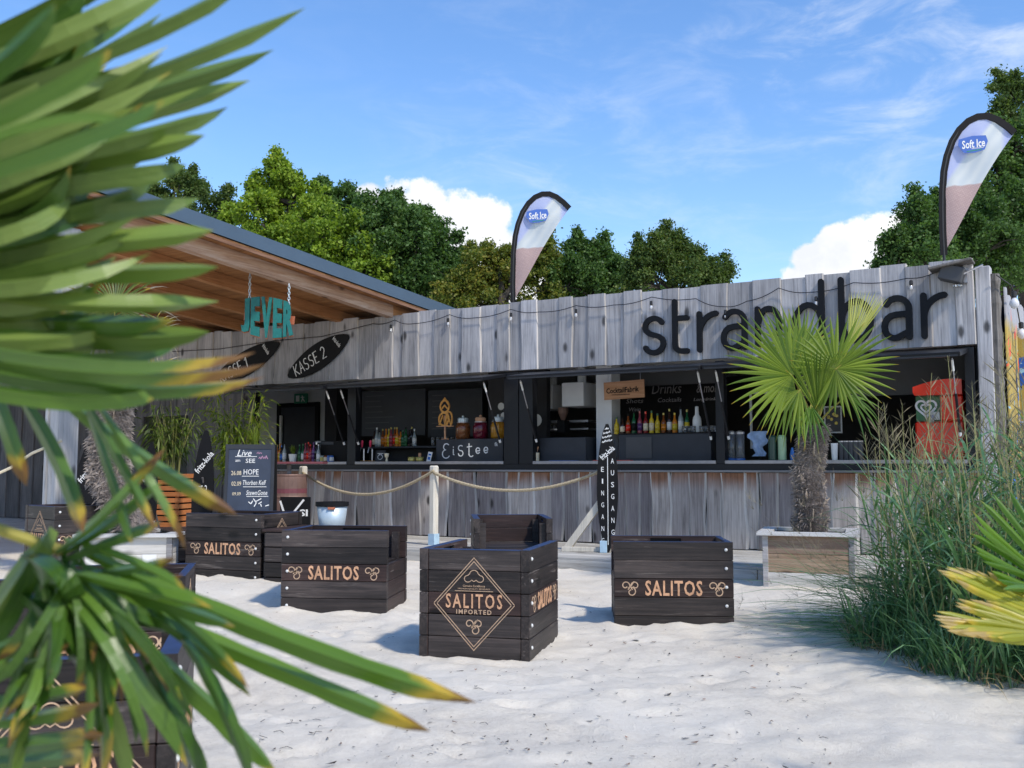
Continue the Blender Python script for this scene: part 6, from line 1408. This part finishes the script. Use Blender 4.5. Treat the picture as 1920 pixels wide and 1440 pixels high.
# ------------------------------------------------------------------ trees behind the bar
def tree_leaf(name, a, b_, c, d): return leafmat(name, [(.05, a), (.4, b_), (.72, c), (.97, d)], .34, .5, spec=.25)
M['oak'] = tree_leaf('oak_leaf', (.065, .115, .014, 1), (.16, .255, .026, 1), (.27, .37, .04, 1), (.40, .48, .07, 1))
M['dark'] = tree_leaf('dark_tree_leaf', (.026, .058, .017, 1), (.060, .12, .03, 1), (.105, .19, .05, 1), (.17, .26, .075, 1))
M['olive'] = tree_leaf('autumn_olive_leaf', (.05, .085, .014, 1), (.12, .16, .026, 1), (.22, .22, .04, 1), (.36, .26, .05, 1))
M['birch'] = tree_leaf('birch_leaf', (.034, .062, .018, 1), (.070, .12, .03, 1), (.12, .175, .045, 1), (.22, .22, .06, 1))
M['treebark'] = wood('tree_bark', ((.02, .016, .012, 1), (.06, .05, .04, 1), (.11, .095, .08, 1)), 'z', rough=.95, bump=.8, knots=False)
def tree(label, Y, lobes, mat, leaf=.115, dens=1.0, seed=0, foot=None, spiky=0.0):
    rr = np.random.default_rng(seed); r2 = random.Random(seed)
    cs = [(D(u, v, Y + r2.uniform(-1, 1) * .8 * rp * Y / FPX), rp * Y / FPX) for u, v, rp in lobes]
    fx = sum(c.x for c, _ in cs) / len(cs); t = thing('tree', label, 'tree', (fx, Y, 0)); o = Vector((fx, Y, 0))
    hi = max(c.z for c, _ in cs); lowest = min(c.z for c, _ in cs)
    tb = MB(); tb.tube([Vector((0, 0, -.1)), Vector((.1, 0, lowest * .5)), Vector((0, 0, lowest)), Vector((-.05, 0, hi * .85))], [.24, .2, .15, .05], 9)
    for c, R in cs:
        a = Vector((0, 0, max(lowest * .7, c.z - R * 1.6))); e = c - o; m = a.lerp(e, .5) + Vector((0, 0, R * .2)); tb.tube([a, m, e, e + Vector((r2.uniform(-.3, .3), r2.uniform(-.3, .3), R * .8))], [.09, .06, .035, .01], 6)
        for k in range(5):
            d = Vector((r2.gauss(0, 1), r2.gauss(0, 1), r2.gauss(.4, .8))).normalized(); tb.tube([e, e + d * R * .55 + Vector((0, 0, .1 * R)), e + d * R * 1.02], [.03, .018, .006], 5)
    obj('trunk', tb, M['treebark'], t)
    allV = []; ex = []
    for c, R in cs:
        for k in range(10):
            d = Vector((r2.gauss(0, 1), r2.gauss(0, .6), r2.gauss(.35, .9))).normalized(); ex.append((c + d * R * r2.uniform(.85, 1.32), R * r2.uniform(.10, .30)))
    for c, R in cs if spiky else []:
        for k in range(max(1, int(7 * spiky * min(1.5, R) + r2.random()))):
            d = Vector((r2.gauss(0, .55), r2.gauss(0, .4), 1)).normalized(); g_ = Vector((r2.gauss(0, .25), 0, 1)).normalized(); p_ = c + d * R * .9
            for h_ in range(4): ex.append((p_ + g_ * (.0 + .13 * h_), .13 - .025 * h_))
    for q_, (c, R) in enumerate(cs + ex):
        n = max(6, int((58 if q_ < len(cs) else 40) * (R / 1.0) ** 2 * dens)); d = rr.normal(size=(n, 3)); d /= np.linalg.norm(d, axis=1)[:, None]
        rad = R * rr.uniform(.45, 1.05, n) ** .6; sc_ = np.array([c.x - o.x, c.y - o.y, c.z]) + d * rad[:, None]
        if spiky:
            kk = rr.random(n) < spiky; sc_[kk, 2] += rr.uniform(.1, .55, kk.sum()) * R * (d[kk, 2] > 0)
        cr = rr.uniform(.10, .30, n) * min(1, .55 + R * .4); m = (150 * (cr / .3) ** 2).astype(int) + 14
        for q, w, k in zip(sc_, cr, m):
            p = rr.normal(size=(k, 3)); p /= np.linalg.norm(p, axis=1)[:, None]; p = q + rr.normal(size=(k, 3)) * w * np.array([.62, .62, .44])
            nn = rr.normal(size=(k, 3)) + np.array([0, -.15, .55]); nn /= np.linalg.norm(nn, axis=1)[:, None]
            a = np.cross(nn, rr.normal(size=(k, 3))); a /= np.linalg.norm(a, axis=1)[:, None]; b_ = np.cross(nn, a); s = leaf * .80 * rr.uniform(.55, 1.25, k)[:, None]
            allV.append(np.stack([p - a * s * .62, p + b_ * s * .36 + nn * s * .1, p + a * s * .62, p - b_ * s * .36 + nn * s * .1], 1))
    obj('crown', quads('crown', np.concatenate(allV), M[mat]), None, t)['kind'] = 'stuff'
    return t
tree('dark birch like tree top showing between palm leaves at the far left', 31, [(330, 385, 45), (380, 410, 50), (290, 400, 45), (350, 350, 18), (330, 335, 12), (420, 400, 30), (320, 470, 80)], 'birch', .10, .8, 1, spiky=.3)
tree('tall sunlit bright green oak rising above the canopy roof', 29, [(515, 365, 36), (540, 415, 56), (485, 415, 42), (595, 445, 62), (520, 470, 70), (640, 490, 62), (440, 440, 34), (518, 322, 18), (480, 362, 15), (548, 345, 18), (585, 390, 22), (680, 520, 60), (620, 530, 80), (560, 520, 80)], 'oak', .125, 1.0, 2, spiky=.15)
tree('dark tree with a pointed top just behind the bright oak', 33, [(612, 378, 26), (650, 398, 32), (605, 352, 13), (648, 362, 14), (640, 430, 50)], 'dark', .12, 1.0, 3)
tree('broad dark green oak in front of the white cloud', 30, [(745, 425, 48), (715, 430, 48), (785, 452, 46), (700, 480, 85), (780, 500, 85), (830, 510, 46), (850, 545, 36), (682, 410, 28), (735, 395, 20), (798, 432, 20), (690, 540, 90), (800, 560, 90)], 'dark', .12, 1.1, 4, spiky=.1)
tree('yellowing olive tree behind the left feather flag', 27, [(900, 520, 45), (935, 500, 30), (1000, 500, 42), (870, 550, 42), (955, 545, 60), (1010, 545, 55), (1015, 470, 16), (860, 580, 50), (920, 590, 60)], 'olive', .10, .9, 5, spiky=.4)
tree('mid green tree between the left flag and the letter s', 28, [(1050, 570, 40), (1200, 560, 40), (1085, 500, 32), (1122, 515, 38), (1062, 540, 40), (1152, 532, 34), (1080, 462, 12), (1128, 478, 14), (1110, 560, 60), (1170, 545, 40)], 'dark', .10, .9, 6, spiky=.45)
tree('loose birch like tree above the letter s of strandbar', 26, [(1200, 545, 34), (1230, 495, 28), (1258, 480, 20), (1203, 510, 22), (1290, 522, 34), (1235, 540, 44), (1330, 535, 26), (1250, 450, 9), (1203, 475, 10), (1288, 482, 11), (1357, 512, 9), (1300, 545, 45), (1345, 545, 22)], 'birch', .085, .85, 7, spiky=.6)
tree('dark oak at the right behind the letters bar', 24, [(1720, 440, 42), (1740, 415, 32), (1690, 480, 40), (1780, 440, 60), (1730, 500, 60), (1725, 392, 11), (1800, 500, 70), (1670, 505, 22), (1850, 470, 70)], 'dark', .10, 1.15, 8, spiky=.15)
tree('tall dark tree behind the right feather flag at the right edge', 26, [(1870, 330, 70), (1905, 280, 60), (1860, 400, 75), (1930, 360, 80), (1900, 450, 80), (1820, 380, 30), (1950, 460, 90), (1830, 460, 60)], 'dark', .11, 1.1, 9, spiky=.15)
tree('slender tawny birch top at the right edge of the sky', 29, [(1895, 190, 34), (1915, 220, 40), (1885, 165, 14), (1880, 235, 26), (1930, 260, 50)], 'birch', .10, .9, 10, spiky=.3)
# ------------------------------------------------------------------ leaf litter on the sand
LT = [flat('dead_leaf_brown', (.12, .06, .03, 1), .8), flat('dead_leaf_rust', (.34, .14, .06, 1), .8), flat('dark_crumb', (.03, .022, .018, 1), .9)]
b = MB(); r = random.Random(44)
spots = [G(u, v) for u, v in ((1192, 1203), (1108, 1214), (1226, 1206), (1172, 1209), (1145, 1222), (1255, 1231), (1100, 1257), (1384, 1240), (1410, 1259), (1437, 1246), (1460, 1271), (1317, 1269), (1198, 1276), (1252, 1303), (1320, 1318), (1413, 1293), (1320, 1362), (1447, 1355), (585, 1195), (740, 1302), (765, 1301), (862, 1263), (892, 1262), (535, 1250), (660, 1207), (1175, 1380), (700, 1340), (950, 1395), (620, 1435), (1300, 1395))]
for i in range(620):
    u = r.uniform(350, 1560); v = 1110 + 330 * r.random() ** 1.2; spots.append(G(u, v))
for i, p in enumerate(spots):
    z = sand_z(p.x, p.y) + .006; big = i < 30; s = r.uniform(.012, .024) if big else r.uniform(.003, .013); a = r.uniform(0, 6.28); c, d = math.cos(a), math.sin(a); el = r.uniform(1.2, 3.2); cu = r.uniform(.0, .4) * s
    pts = [(-el * .5, 0, cu), (-.2 * el, .4, 0), (.25 * el, .38, .3 * cu), (el * .5, 0, cu * 1.5), (.25 * el, -.4, 0), (-.2 * el, -.36, .4 * cu)]
    b.add([(p.x + (x * c - y * d) * s, p.y + (x * d + y * c) * s, z + zz + .002) for x, y, zz in pts], [(0, 1, 2, 3, 4, 5)], r.choice((0, 1, 2, 2)) if big else r.choice((0, 2, 2)))
for i in range(60):
    p = G(r.uniform(420, 1560), r.uniform(1120, 1430)); a = r.uniform(0, 6.28); L = r.uniform(.02, .07); z = sand_z(p.x, p.y) + .005; b.tube([(p.x, p.y, z), (p.x + math.cos(a) * L * .5, p.y + math.sin(a) * L * .5, z + .006), (p.x + math.cos(a + .4) * L, p.y + math.sin(a + .4) * L, z)], .0014, 4, 2)
lit = obj('leaf_litter', b, LT); tag(lit, 'scattered dead leaves, twigs and crumbs on the white sand', 'leaf litter', None, 'stuff')
